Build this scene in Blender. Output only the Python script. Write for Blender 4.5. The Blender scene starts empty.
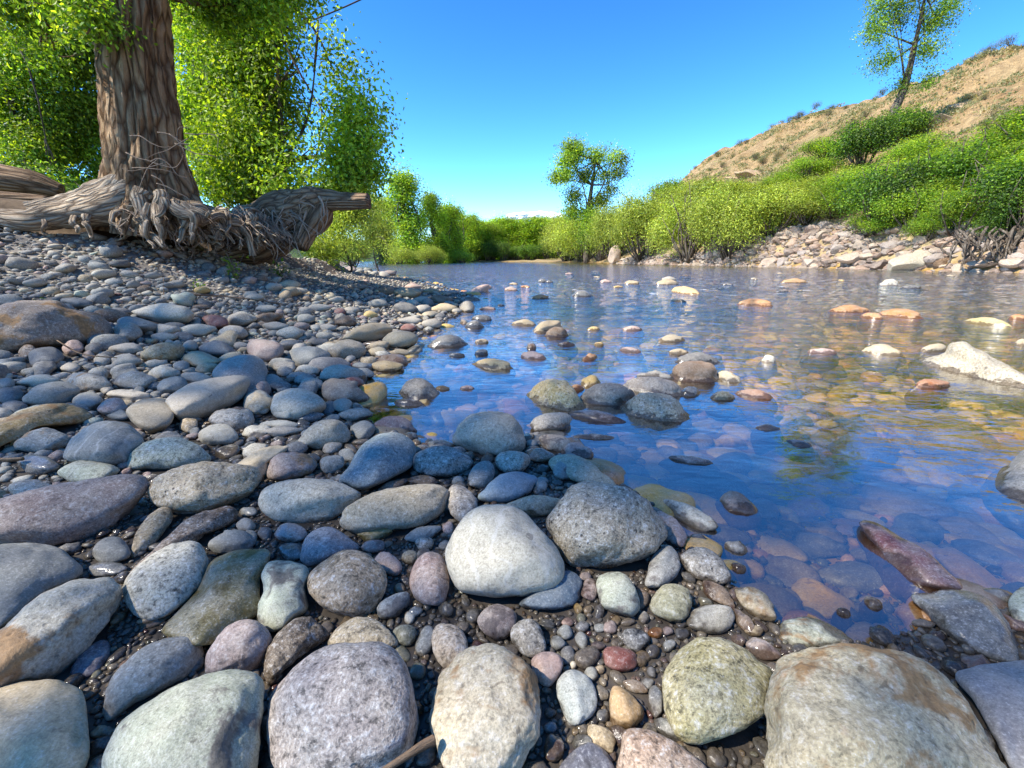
import bpy, math, random
import numpy as np
from mathutils import Vector

random.seed(7)
RNG = np.random.default_rng(11)
SC = bpy.context.scene
COL = SC.collection
R = math.radians

# ------------------------------------------------------------------ camera
CAMH = 0.7
FPX = 430.0
PITCH = math.atan((384 - 259.5) / FPX)
CAM = np.array([0.0, 0.0, CAMH])
RV = np.array([1.0, 0.0, 0.0])
FV = np.array([0.0, math.cos(PITCH), -math.sin(PITCH)])
UV = np.array([0.0, math.sin(PITCH), math.cos(PITCH)])


def project(P):
    d = np.asarray(P, float) - CAM
    Z = d @ FV
    return np.stack([512 + FPX * (d @ RV) / Z, 384 - FPX * (d @ UV) / Z], -1)


def ray(u, v):
    d = FV + RV * ((u - 512) / FPX) + UV * ((384 - v) / FPX)
    return d


def at_y(u, v, Y):
    """world point on the sight line through a picture point at distance Y ahead"""
    d = ray(u, v)
    return CAM + d * (Y / d[1])


def at_z(u, v, z):
    d = ray(u, v)
    return CAM + d * ((z - CAMH) / d[2])


cam_data = bpy.data.cameras.new('camera')
cam = bpy.data.objects.new('camera', cam_data)
COL.objects.link(cam)
cam.location = CAM
cam.rotation_euler = (math.pi / 2 - PITCH, 0, 0)
cam_data.sensor_width = 36
cam_data.lens = FPX / 1024 * 36
cam_data.clip_start = 0.02
cam_data.clip_end = 20000
SC.camera = cam

# ------------------------------------------------------------------ noise
_perm = np.random.default_rng(5).random((64, 64, 64)).astype(np.float32) * 2 - 1


def vnoise(P):
    """smooth value noise, P (n,3) -> about -1..1"""
    P = np.asarray(P, float)
    i = np.floor(P).astype(int)
    f = P - i
    f = f * f * (3 - 2 * f)
    r = 0
    for a in (0, 1):
        wx = f[:, 0] if a else 1 - f[:, 0]
        for b in (0, 1):
            wy = f[:, 1] if b else 1 - f[:, 1]
            for c in (0, 1):
                wz = f[:, 2] if c else 1 - f[:, 2]
                r = r + wx * wy * wz * _perm[(i[:, 0] + a) & 63, (i[:, 1] + b) & 63, (i[:, 2] + c) & 63]
    return r


def fbm(P, octaves=4, gain=0.5):
    P = np.asarray(P, float)
    s, a = 0, 1.0
    for k in range(octaves):
        s = s + a * vnoise(P * (2 ** k) + 17.3 * k)
        a *= gain
    return s


def fbm2(x, y, scale, octaves=4, seed=0.0):
    x = np.asarray(x, float); y = np.asarray(y, float)
    P = np.stack([x.ravel() * scale, y.ravel() * scale, np.full(x.size, seed + .5)], -1)
    return fbm(P, octaves).reshape(x.shape)


# ------------------------------------------------------------------ terrain
def px_shore(u, v):
    p = at_z(u, v, 0.0)
    return (p[0], p[1])


_sh = [(395, 276), (440, 285), (474, 296), (462, 312), (440, 328), (405, 345), (372, 372), (358, 400), (372, 428), (440, 448),
       (520, 440), (572, 446), (590, 475), (640, 495), (685, 535), (725, 575), (760, 610), (815, 650), (880, 640), (1000, 600), (1100, 640)]
SHORE = np.array([(-90, 135), (-34, 105), (-25, 70), (-13, 35)] + [px_shore(*p) for p in _sh] + [(1.9, 0.2), (3.0, -2.5), (4, -30)])
TOE = np.array([(-95, 130, .4), (-40, 104, .4), (-29, 70, .4), (-15, 35, .3), (-5.4, 15, .3), (-3.7, 9, .36), (-3.75, 7.5, .54), (-4.1, 6.0, .80),
                (-4.6, 4.9, .92), (-5.4, 4.3, 1.0), (-7.5, 3.3, 1.1), (-8, 0, 1.2), (-8, -30, 1.2)])
RBANK = np.array([(34, -60), (31, 0), (28, 24), (25, 46), (14, 110), (4, 135), (-30, 150), (-90, 162), (-200, 170)])


def polydist(x, y, L):
    """distance to a polyline, interpolated extra columns, and side (positive = left of its direction)"""
    x = np.asarray(x, float); y = np.asarray(y, float)
    best = np.full(x.shape, 1e18); side = np.zeros(x.shape); ext = np.zeros(x.shape)
    for k in range(len(L) - 1):
        a, b = L[k], L[k + 1]
        dx, dy = b[0] - a[0], b[1] - a[1]
        t = np.clip(((x - a[0]) * dx + (y - a[1]) * dy) / (dx * dx + dy * dy + 1e-12), 0, 1)
        qx, qy = a[0] + t * dx, a[1] + t * dy
        d = (x - qx) ** 2 + (y - qy) ** 2
        cr = dx * (y - qy) - dy * (x - qx)
        m = d < best - 1e-12
        best = np.where(m, d, best)
        side = np.where(m, np.sign(cr), side)
        if L.shape[1] > 2:
            ext = np.where(m, a[2] + t * (b[2] - a[2]), ext)
    return np.sqrt(best), side, ext


def in_poly(x, y, poly):
    x = np.asarray(x, float); y = np.asarray(y, float)
    c = np.zeros(x.shape, bool)
    n = len(poly)
    for i in range(n):
        x1, y1 = poly[i]; x2, y2 = poly[(i + 1) % n]
        if y1 == y2:
            continue
        m = ((y1 > y) != (y2 > y)) & (x < (x2 - x1) * (y - y1) / (y2 - y1) + x1)
        c ^= m
    return c


_LANDPOLY = [tuple(p) for p in SHORE] + [(-900, -30), (-900, 135)]
_BANKPOLY = [tuple(p[:2]) for p in TOE] + [(-900, -30), (-900, 130)]
_RPOLY = [tuple(p) for p in RBANK] + [(-200, 900), (900, 900), (900, -60)]


def sstep(a, b, x):
    t = np.clip((x - a) / (b - a), 0, 1)
    return t * t * (3 - 2 * t)


def terrain(x, y, full=False):
    x = np.atleast_1d(np.asarray(x, float)); y = np.atleast_1d(np.asarray(y, float))
    ds, _, _ = polydist(x, y, SHORE)
    land = in_poly(x, y, _LANDPOLY)
    dt, _, zt = polydist(x, y, TOE)
    bank = in_poly(x, y, _BANKPOLY)
    dr, _, _ = polydist(x, y, RBANK)
    rb = in_poly(x, y, _RPOLY)
    # gravel bar
    t = ds / (ds + dt + 1e-6)
    zl = zt * t ** 1.75 + .012 * t
    zl = zl * (.25 + .75 * sstep(.9, 2.6, np.hypot(x, y))) + .006
    zl = zl + .02 * fbm2(x, y, 1.7, 2, 3) * sstep(0.1, 1, ds) * sstep(1, 2.5, np.hypot(x, y))
    # root bank and terrace
    zb = zt + (.34 * sstep(0, .55, dt) + .06 * sstep(.4, 3, dt)) + .05 * fbm2(x, y, 1.1, 3, 9) + .02 * sstep(0, 4, dt) * dt ** .5
    z = np.where(bank, zb, zl)
    # water bed
    near = np.minimum(ds, dr)
    zw = -.03 - .12 * (1 - np.exp(-ds / .9)) - .16 * (1 - np.exp(-near / 12)) + .02 * fbm2(x, y, 2.2, 2, 1)
    zw = np.where(dr < ds, np.maximum(zw, -.05 - .25 * dr), zw)
    z = np.where(land, z, zw)
    # right bank and hill
    d = dr
    hf = 1 - .75 * sstep(120, 260, y) * sstep(-200, 40, y)
    hf = np.where(x < 15, hf * (1 - .75 * sstep(30, -40, x)), hf)
    gap = np.where(y > 50, sstep(.10, .44, x / np.maximum(y, 1)), 1.0)
    hf = hf * gap
    n1 = fbm2(x, y, .06, 4, 21)
    n2 = fbm2(x, y, .35, 4, 31)
    slope = np.clip(d / 46, 0, 1)
    zr = (.6 + 2.3 * gap) * (1 - np.exp(-d / 3.2)) + 26.5 * hf * (slope - .10 * sstep(.75, 1.05, slope) * 0)
    zr = zr + 4.0 * hf * (1 - np.exp(-np.clip(d - 46, 0, None) / 40)) * 0
    zr = zr - .02 * np.clip(d - 46, 0, None) + (n1 * 1.3 * sstep(3, 20, d) * gap + n2 * .5 * sstep(1, 12, d))
    # rock ledges: a few terraces cut in the slope
    q = zr + 1.5 * n1
    led = .9 * (np.abs(((q / 5.2) % 1) - .5) * 2) ** 6
    zr = zr + led * sstep(8, 16, d) * hf * np.clip(fbm2(x, y, .09, 2, 44) * 2.2, 0, 1)
    gul = 2.4 * np.abs(fbm2(x * .35 + y, y * .2 - x * .2, .16, 3, 60)) * sstep(8, 22, d) * gap
    zr = zr - gul
    z = np.where(rb, zr, z)
    rr_ = np.hypot(x, y)
    z = z + np.where(gap < 1, 1 - gap, 0) * 9 * sstep(165, 230, rr_) * (y > 0)
    if full:
        return z, land, bank, rb, ds, dt, dr
    return z


def H(x, y):
    return float(terrain(x, y)[0])


def hit(u, v, y0=.3, y1=300):
    """first terrain point on a sight line"""
    Y = y0 * (y1 / y0) ** np.linspace(0, 1, 900)
    d = ray(u, v)
    P = CAM + d[None, :] * (Y / d[1])[:, None]
    z = terrain(P[:, 0], P[:, 1])
    m = np.nonzero(P[:, 2] < z)[0]
    return P[m[0]] if len(m) else P[-1]


# ------------------------------------------------------------------ mesh helpers
def tag(o, label=None, cat=None, group=None, kind=None):
    if label: o['label'] = label
    if cat: o['category'] = cat
    if group: o['group'] = group
    if kind: o['kind'] = kind
    return o


def mesh_np(name, V, F, mat, parent=None, tint=None, smooth=True, loc=None, mats=None, midx=None):
    """V (n,3), F (m,k) index array of one face size"""
    V = np.asarray(V, np.float32); F = np.asarray(F, np.int32)
    me = bpy.data.meshes.new(name)
    me.vertices.add(len(V)); me.vertices.foreach_set('co', V.ravel())
    k = F.shape[1]
    me.loops.add(F.size); me.loops.foreach_set('vertex_index', F.ravel())
    me.polygons.add(len(F))
    me.polygons.foreach_set('loop_start', np.arange(0, F.size, k, dtype=np.int32))
    try:
        me.polygons.foreach_set('loop_total', np.full(len(F), k, np.int32))
    except Exception:
        pass
    me.update(calc_edges=True)
    me.polygons.foreach_set('use_smooth', np.full(len(F), smooth, bool))
    if tint is not None:
        a = me.color_attributes.new('tint', 'FLOAT_COLOR', 'POINT')
        c = np.ones((len(V), 4), np.float32); c[:, :3] = tint
        a.data.foreach_set('color', c.ravel())
    if mat is not None:
        me.materials.append(mat)
    o = bpy.data.objects.new(name, me)
    COL.objects.link(o)
    if parent is not None: o.parent = parent
    if loc is not None: o.location = loc
    return o


def empty(name, loc=(0, 0, 0)):
    o = bpy.data.objects.new(name, None)
    o.empty_display_size = .2
    COL.objects.link(o); o.location = loc
    return o


def copy_tree(o, parent=None):
    c = o.copy(); COL.objects.link(c); c.parent = parent
    for ch in list(o.children):
        copy_tree(ch, c)
    return c


_ico = {}


def ico(sub):
    if sub not in _ico:
        import bmesh
        bm = bmesh.new(); bmesh.ops.create_icosphere(bm, subdivisions=sub, radius=1)
        V = np.array([v.co[:] for v in bm.verts]); F = np.array([[v.index for v in f.verts] for f in bm.faces]); bm.free()
        V /= np.linalg.norm(V, axis=1)[:, None]
        _ico[sub] = (V, F)
    return _ico[sub]


def tube(path, radii, seg=10, rough=0.0, rseed=0, rfreq=3.0, flat=None, cap=True, smoothn=4):
    """tapered tube through points; returns V, F (quads)"""
    P = np.array(path, float); r = np.array(radii, float)
    n = (len(P) - 1) * smoothn + 1
    t = np.linspace(0, len(P) - 1, n)
    i = np.clip(t.astype(int), 0, len(P) - 2); f = (t - i)[:, None]
    Pm = np.vstack([2 * P[0] - P[1], P, 2 * P[-1] - P[-2]])
    p0, p1, p2, p3 = Pm[i], Pm[i + 1], Pm[i + 2], Pm[i + 3]
    Q = .5 * ((2 * p1) + (-p0 + p2) * f + (2 * p0 - 5 * p1 + 4 * p2 - p3) * f ** 2 + (-p0 + 3 * p1 - 3 * p2 + p3) * f ** 3)
    rr = np.interp(t, np.arange(len(P)), r)
    T = np.gradient(Q, axis=0); T /= np.linalg.norm(T, axis=1)[:, None] + 1e-9
    N = np.zeros_like(T)
    up = np.array([0, 0, 1.0]) if abs(T[0, 2]) < .9 else np.array([1.0, 0, 0])
    a = np.cross(T[0], up); a /= np.linalg.norm(a); N[0] = a
    for k in range(1, n):
        a = N[k - 1] - T[k] * (N[k - 1] @ T[k]); N[k] = a / (np.linalg.norm(a) + 1e-9)
    B = np.cross(T, N)
    th = np.linspace(0, 2 * math.pi, seg, endpoint=False)
    rad = rr[:, None] * np.ones(seg)[None, :]
    dirs = N[:, None, :] * np.cos(th)[None, :, None] + B[:, None, :] * np.sin(th)[None, :, None]
    if rough:
        L = np.concatenate([[0], np.cumsum(np.linalg.norm(np.diff(Q, axis=0), axis=1))])
        SP = np.stack([np.cos(th)[None, :] * 1.6 + 0 * L[:, None] + rseed, np.sin(th)[None, :] * 1.6 + 0 * L[:, None], (L * rfreq)[:, None] + 0 * th[None, :]], -1).reshape(-1, 3)
        rad = rad * (1 + rough * fbm(SP, 3).reshape(rad.shape))
    V = (Q[:, None, :] + dirs * rad[:, :, None]).reshape(-1, 3)
    Ls = np.concatenate([[0], np.cumsum(np.linalg.norm(np.diff(Q, axis=0), axis=1))])
    rm = np.maximum(rr, .5 * rr.mean())[:, None]
    tube.G = np.stack([np.cos(th)[None, :] * rm, np.sin(th)[None, :] * rm, Ls[:, None] + 0 * rad], -1).reshape(-1, 3)
    if cap: tube.G = np.vstack([tube.G, tube.G[0], tube.G[-1]])
    F = []
    idx = np.arange(n * seg).reshape(n, seg)
    a = idx[:-1]; b = idx[1:]
    F = np.stack([a, np.roll(a, -1, 1), np.roll(b, -1, 1), b], -1).reshape(-1, 4)
    if cap:
        c0 = len(V); V = np.vstack([V, Q[0], Q[-1]])
        e = []
        for k in range(0, seg, 2):
            e.append([c0, idx[0, (k + 2) % seg], idx[0, (k + 1) % seg], idx[0, k]])
            e.append([c0 + 1, idx[-1, k], idx[-1, (k + 1) % seg], idx[-1, (k + 2) % seg]])
        F = np.vstack([F, np.array(e)])
    return V, F


def join(parts):
    Vs, Fs, off = [], [], 0
    for V, F in parts:
        Vs.append(V); Fs.append(F + off); off += len(V)
    return np.vstack(Vs), np.vstack(Fs)


# ------------------------------------------------------------------ materials
class NT:
    def __init__(self, name):
        self.m = bpy.data.materials.new(name); self.m.use_nodes = True
        self.t = self.m.node_tree; self.t.nodes.clear()
        self.out = self.n('ShaderNodeOutputMaterial')

    def n(self, typ, ins=None, **kw):
        x = self.t.nodes.new(typ)
        for k, v in kw.items(): setattr(x, k, v)
        for k, v in (ins or {}).items():
            s = x.inputs[k]
            if isinstance(v, bpy.types.NodeSocket): self.t.links.new(v, s)
            else: s.default_value = v
        return x

    def noise(self, vec, scale, detail=3, rough=.55, dist=0.0):
        return self.n('ShaderNodeTexNoise', {'Vector': vec, 'Scale': scale, 'Detail': detail, 'Roughness': rough, 'Distortion': dist}).outputs['Fac']

    def ramp(self, fac, lo, hi, a=0.0, b=1.0):
        return self.n('ShaderNodeMapRange', {'Value': fac, 'From Min': lo, 'From Max': hi, 'To Min': a, 'To Max': b}).outputs[0]

    def math(self, op, a, b=0.0):
        return self.n('ShaderNodeMath', {0: a, 1: b}, operation=op).outputs[0]

    def mix(self, fac, a, b, mode='MIX'):
        x = self.n('ShaderNodeMix', data_type='RGBA', blend_type=mode)
        for s, v in ((x.inputs[0], fac), (x.inputs[6], a), (x.inputs[7], b)):
            if isinstance(v, bpy.types.NodeSocket): self.t.links.new(v, s)
            else: s.default_value = v if not isinstance(v, tuple) or len(v) == 4 else (*v, 1)
        return x.outputs[2]

    def surf(self, s):
        self.t.links.new(s, self.out.inputs['Surface']); return self.m


def c4(c): return (*c, 1.0)


def stone_mat(name, src='object', speck=.5, patch=.4, stain=.0, stain_col=(.16, .09, .035), pits=.3, rough=.8, bump=.5, scale=1.0, wetline=True, veins=0.0, second=None, wetz=.010):
    m = NT(name)
    if src == 'object':
        oi = m.n('ShaderNodeObjectInfo')
        base = oi.outputs['Color']; rnd = oi.outputs['Random']
        vec = m.n('ShaderNodeTexCoord').outputs['Object']
        off = m.n('ShaderNodeCombineXYZ', {0: m.math('MULTIPLY', rnd, 37.0), 1: m.math('MULTIPLY', rnd, 91.0), 2: m.math('MULTIPLY', rnd, 53.0)}).outputs[0]
        vec = m.n('ShaderNodeVectorMath', {0: vec, 1: off}, operation='ADD').outputs[0]
    else:
        base = m.n('ShaderNodeAttribute', attribute_name='tint').outputs['Color']
        vec = m.n('ShaderNodeNewGeometry').outputs['Position']
    s = scale
    n1 = m.noise(vec, 14 * s, 4, .6)
    n2 = m.noise(vec, 90 * s, 4, .7)
    n3 = m.noise(vec, 260 * s, 2, .7)
    # broad patches
    p = m.ramp(n1, .35, .65)
    col = m.mix(m.math('MULTIPLY', p, patch), base, m.mix(.65, base, second or (.62, .55, .42), 'MIX'))
    p2 = m.ramp(m.noise(vec, 7 * s, 3, .6), .5, .62)
    col = m.mix(m.math('MULTIPLY', p2, patch * .8), col, m.mix(1.0, col, (.55, .58, .66), 'MULTIPLY'))
    # mineral grains, light and dark
    lg = m.ramp(n2, .54, .66)
    dg = m.ramp(n2, .46, .36)
    col = m.mix(m.math('MULTIPLY', lg, speck * .95), col, m.mix(.55, col, (.8, .78, .72)))
    col = m.mix(m.math('MULTIPLY', dg, speck), col, m.mix(1.0, col, (.22, .22, .22), 'MULTIPLY'))
    fg = m.ramp(n3, .52, .40)
    col = m.mix(m.math('MULTIPLY', fg, min(1, .25 + speck * .5)), col, m.mix(1.0, col, (.45, .45, .46), 'MULTIPLY'))
    fl = m.ramp(n3, .6, .74)
    col = m.mix(m.math('MULTIPLY', fl, .35 + speck * .45), col, m.mix(.6, col, (.85, .83, .78)))
    if veins:
        v = m.n('ShaderNodeTexWave', {'Vector': vec, 'Scale': 5.0, 'Distortion': 9.0, 'Detail': 3.0, 'Detail Scale': 1.2}).outputs['Fac']
        col = m.mix(m.math('MULTIPLY', m.ramp(v, .93, 1.0), veins), col, (.7, .68, .62, 1))
    if stain:
        sn = m.noise(vec, 9 * s, 5, .65, .4)
        sm = m.math('MULTIPLY', m.ramp(sn, .53, .60), stain)
        col = m.mix(sm, col, m.mix(m.ramp(n2, .3, .7), (*stain_col, 1), (stain_col[0] * 2.2, stain_col[1] * 2.1, stain_col[2] * 1.8, 1)))
    # old dark scars with a shape of their own
    sc = m.math('MULTIPLY', m.ramp(m.noise(vec, 26 * s, 2, .5, 1.2), .70, .73), .6)
    col = m.mix(sc, col, m.mix(1.0, col, (.3, .27, .26), 'MULTIPLY'))
    pit = m.n('ShaderNodeTexVoronoi', {'Vector': vec, 'Scale': 60 * s, 'Randomness': 1.0}).outputs['Distance']
    pm = m.math('MULTIPLY', m.math('MULTIPLY', m.ramp(pit, .22, .10), m.ramp(n1, .5, .6)), pits)
    col = m.mix(pm, col, m.mix(1.0, col, (.35, .32, .3), 'MULTIPLY'))
    rg = m.ramp(n2, .2, .8, rough - .08, rough + .12)
    if wetline:
        z = m.n('ShaderNodeSeparateXYZ', {0: m.n('ShaderNodeNewGeometry').outputs['Position']}).outputs[2]
        wn = m.noise(m.n('ShaderNodeNewGeometry').outputs['Position'], 16, 3, .6)
        zz = m.math('SUBTRACT', z, m.ramp(wn, .3, .7, -.012, .026))
        wet = m.ramp(zz, wetz + .006, wetz - .004)
        col = m.mix(wet, col, m.mix(1.0, col, (.36, .33, .31), 'MULTIPLY'))
        rg = m.n('ShaderNodeMix', {0: wet, 2: rg, 3: .16}, data_type='FLOAT').outputs[0]
    hgt = m.math('ADD', m.math('ADD', m.math('MULTIPLY', n2, .5), m.math('MULTIPLY', n3, .25)), m.math('ADD', m.math('MULTIPLY', n1, .8), m.math('MULTIPLY', pm, -.8)))
    bp = m.n('ShaderNodeBump', {'Height': hgt, 'Strength': bump, 'Distance': .006 / s})
    b = m.n('ShaderNodeBsdfPrincipled', {'Base Color': col, 'Roughness': rg, 'Normal': bp.outputs[0], 'Specular IOR Level': .42})
    return m.surf(b.outputs[0])


def simple_mat(name, col, rough=.8, noise=0, scale=20, col2=None, bump=0, bdist=.01, stretch=None, spec=.4):
    m = NT(name)
    vec = m.n('ShaderNodeTexCoord').outputs['Object']
    if stretch:
        vec = m.n('ShaderNodeMapping', {0: vec, 3: stretch}).outputs[0]
    n = m.noise(vec, scale, 6, .65)
    f = m.ramp(n, .35, .65)
    c = m.mix(f, c4(col), c4(col2 or col))
    d = {'Base Color': c, 'Roughness': rough, 'Specular IOR Level': spec}
    if bump: d['Normal'] = m.n('ShaderNodeBump', {'Height': n, 'Strength': bump, 'Distance': bdist}).outputs[0]
    return m.surf(m.n('ShaderNodeBsdfPrincipled', d).outputs[0])


def leaf_mat(name, trans=.45, gain=1.0):
    m = NT(name)
    t = m.n('ShaderNodeAttribute', attribute_name='tint').outputs['Color']
    oc = m.n('ShaderNodeObjectInfo').outputs['Color']
    c = m.mix(1.0, t, oc, 'MULTIPLY')
    d = m.n('ShaderNodeBsdfPrincipled', {'Base Color': c, 'Roughness': .5, 'Specular IOR Level': .35})
    c2 = m.mix(1.0, c, (1.5 * gain, 1.45 * gain, .5 * gain, 1), 'MULTIPLY')
    tr = m.n('ShaderNodeBsdfTranslucent', {'Color': c2})
    mx = m.n('ShaderNodeMixShader', {0: trans, 1: d.outputs[0], 2: tr.outputs[0]})
    return m.surf(mx.outputs[0])


def bark_mat(name, a, b, scale=6, stretch=(1, 1, .18), bump=1.0, bdist=.03, crack=.8, grain=False):
    m = NT(name)
    if grain: vec = m.n('ShaderNodeAttribute', attribute_name='tint').outputs['Vector']
    else: vec = m.n('ShaderNodeTexCoord').outputs['Object']
    vs = m.n('ShaderNodeMapping', {0: vec, 3: stretch}).outputs[0]
    dn = m.n('ShaderNodeVectorMath', {0: m.n('ShaderNodeTexNoise', {'Vector': vs, 'Scale': scale * .7, 'Detail': 3.0}).outputs['Color'], 1: (.9 / scale, .9 / scale, .9 / scale)}, operation='MULTIPLY').outputs[0]
    wv = m.n('ShaderNodeVectorMath', {0: vs, 1: dn}, operation='ADD').outputs[0]
    vo = m.n('ShaderNodeTexVoronoi', {'Vector': wv, 'Scale': scale, 'Randomness': 1.0}, feature='DISTANCE_TO_EDGE').outputs['Distance']
    ridge = m.ramp(vo, .0, .30)
    fine = m.noise(vs, scale * 5, 6, .75)
    big = m.noise(vec, 2.5, 4, .6)
    hgt = m.math('ADD', ridge, m.math('MULTIPLY', fine, .7))
    c = m.mix(m.ramp(fine, .3, .7), c4(a), c4(b))
    c = m.mix(m.ramp(big, .35, .65, 0, .6), c, m.mix(1.0, c, (.55, .5, .45), 'MULTIPLY'))
    c = m.mix(m.ramp(ridge, .0, .7, crack, 0), c, m.mix(1.0, c, (.22, .17, .14), 'MULTIPLY'))
    bp = m.n('ShaderNodeBump', {'Height': hgt, 'Strength': bump, 'Distance': bdist})
    return m.surf(m.n('ShaderNodeBsdfPrincipled', {'Base Color': c, 'Roughness': .9, 'Normal': bp.outputs[0], 'Specular IOR Level': .2}).outputs[0])


# ------------------------------------------------------------------ light and sky
SUN_AZ = 248.0     # degrees clockwise from the view direction: behind and to the left
SUN_EL = 50.0
w = bpy.data.worlds.new('World'); SC.world = w; w.use_nodes = True
nt = w.node_tree; nt.nodes.clear()
sky = nt.nodes.new('ShaderNodeTexSky'); sky.sky_type = 'NISHITA'; sky.sun_disc = False
sky.sun_elevation = R(SUN_EL); sky.sun_rotation = R(SUN_AZ)
sky.altitude = 2200; sky.air_density = 1.0; sky.dust_density = .05; sky.ozone_density = 2.2
hs = nt.nodes.new('ShaderNodeHueSaturation'); hs.inputs['Saturation'].default_value = 1.22; hs.inputs['Hue'].default_value = .492
gm = nt.nodes.new('ShaderNodeGamma'); gm.inputs[1].default_value = 1.45
bg = nt.nodes.new('ShaderNodeBackground'); bg.inputs['Strength'].default_value = .078
wo = nt.nodes.new('ShaderNodeOutputWorld')
nt.links.new(sky.outputs[0], hs.inputs['Color']); nt.links.new(hs.outputs[0], gm.inputs[0]); nt.links.new(gm.outputs[0], bg.inputs[0]); nt.links.new(bg.outputs[0], wo.inputs[0])
sd = bpy.data.lights.new('sun', 'SUN'); sd.energy = 3.8; sd.angle = R(.55); sd.color = (1, .93, .82)
so = bpy.data.objects.new('sun', sd); COL.objects.link(so)
az, el = R(SUN_AZ), R(SUN_EL)
SUNV = Vector((math.sin(az) * math.cos(el), math.cos(az) * math.cos(el), math.sin(el)))
so.rotation_euler = SUNV.to_track_quat('Z', 'Y').to_euler(); so.location = (-20, -10, 30)
SC.view_settings.view_transform = 'Standard'; SC.view_settings.look = 'None'
SC.view_settings.gamma = 1; SC.view_settings.exposure = 1.47
SC.render.engine = 'CYCLES'
SC.cycles.use_denoising = True
SC.cycles.max_bounces = 8; SC.cycles.transparent_max_bounces = 12
SC.cycles.diffuse_bounces = 3; SC.cycles.glossy_bounces = 3; SC.cycles.transmission_bounces = 4
SC.cycles.sample_clamp_indirect = 6

# ------------------------------------------------------------------ ground sheet
def build_ground():
    nr = 430
    rad = .12 * (1500 / .12) ** (np.linspace(0, 1, nr))
    a1 = np.linspace(-62, 62, 520); a2 = np.linspace(62, 298, 120)[1:-1]
    ang = np.radians(np.concatenate([a1, a2]))
    A, Rr = np.meshgrid(ang, rad)
    X = Rr * np.sin(A); Y = Rr * np.cos(A)
    z, land, bank, rb, ds, dt, dr = terrain(X.ravel(), Y.ravel(), True)
    x, y = X.ravel(), Y.ravel()
    n, k = X.shape
    idx = np.arange(n * k).reshape(n, k)
    a, b = idx[:-1], idx[1:]
    F = np.stack([a, np.roll(a, -1, 1), np.roll(b, -1, 1), b], -1).reshape(-1, 4)
    # close the centre
    V = np.stack([x, y, z], -1)
    c = len(V); V = np.vstack([V, [0, 0, terrain(0, 0)[0]]])
    extra = np.array([[c, idx[0, j], idx[0, (j + 1) % k], idx[0, (j + 1) % k]] for j in range(0)]).reshape(0, 4).astype(int)
    tri = []
    for j in range(0, k - 1, 2):
        tri.append([c, idx[0, j], idx[0, j + 1], idx[0, (j + 2) % k]])
    F = np.vstack([F, np.array(tri)])
    # real ground colours by zone
    nn = fbm2(x, y, .5, 4, 2)[:, None]; nf = fbm2(x, y, 3.0, 3, 6)[:, None]
    silt = np.array([.075, .065, .055]); soil = np.array([.12, .085, .055]); duff = np.array([.10, .09, .035])
    bed = np.array([.32, .19, .045]); hill = np.array([.36, .23, .11]); hill2 = np.array([.50, .36, .19]); dry = np.array([.24, .22, .11])
    C = np.tile(silt, (len(x), 1))
    up = sstep(.1, .5, z)[:, None]
    C = C * (1 - up) + np.array([.22, .20, .175]) * up
    C = np.where(bank[:, None], soil * (1 + .3 * nf), C)
    C = np.where((bank & (dt > 1.0))[:, None], duff * (1 + .3 * nf), C)
    C = np.where((~land & ~rb)[:, None], bed * (1 + .35 * nf), C)
    hm = np.clip(.5 + .8 * nn, 0, 1)
    hc = hill * (1 - hm) + hill2 * hm
    gm = np.clip(fbm2(x, y, .12, 3, 77) * 1.6 - .15, 0, 1)[:, None] * .6
    hc = hc * (1 - gm) + dry * gm
    lowg = (1 - sstep(9, 20, dr))[:, None] * .5
    hc = hc * (1 - lowg) + np.array([.20, .17, .09]) * lowg
    C = np.where(rb[:, None], hc, C)
    C = np.where((np.hypot(x, y) > 150)[:, None] & (x / np.maximum(y, 1) < .25)[:, None], np.array([.05, .085, .02]), C)
    C = np.vstack([np.clip(C, .01, 1), silt])
    m = NT('earth_and_gravel')
    t = m.n('ShaderNodeAttribute', attribute_name='tint').outputs['Color']
    pos = m.n('ShaderNodeNewGeometry').outputs['Position']
    nA = m.noise(pos, 1.6, 6, .65); nB = m.noise(pos, 22, 5, .7); nC = m.noise(pos, .35, 5, .6)
    col = m.mix(m.ramp(nA, .3, .7), m.mix(1.0, t, (.62, .6, .58), 'MULTIPLY'), m.mix(1.0, t, (1.3, 1.28, 1.22), 'MULTIPLY'))
    col = m.mix(m.ramp(nB, .35, .6, .6, 0), col, m.mix(1.0, col, (.5, .48, .46), 'MULTIPLY'))
    z_ = m.n('ShaderNodeSeparateXYZ', {0: pos}).outputs[2]
    wet = m.ramp(z_, .03, .012)
    rg = m.ramp(wet, 0, 1, .9, .3)
    h1 = m.math('ADD', m.math('MULTIPLY', nA, .7), m.math('MULTIPLY', nB, .08))
    h1 = m.math('ADD', h1, m.math('MULTIPLY', nC, 1.0))
    far = m.ramp(z_, 1.5, 6, 0.05, 1.2)
    bp = m.n('ShaderNodeBump', {'Height': h1, 'Strength': 1.0, 'Distance': far})
    mat = m.surf(m.n('ShaderNodeBsdfPrincipled', {'Base Color': col, 'Roughness': rg, 'Normal': bp.outputs[0], 'Specular IOR Level': .25}).outputs[0])
    o = mesh_np('ground', V, F, mat, tint=C)
    tag(o, 'gravel bar, riverbed and dry sandy hillside', 'ground', kind='structure')


build_ground()


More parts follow.
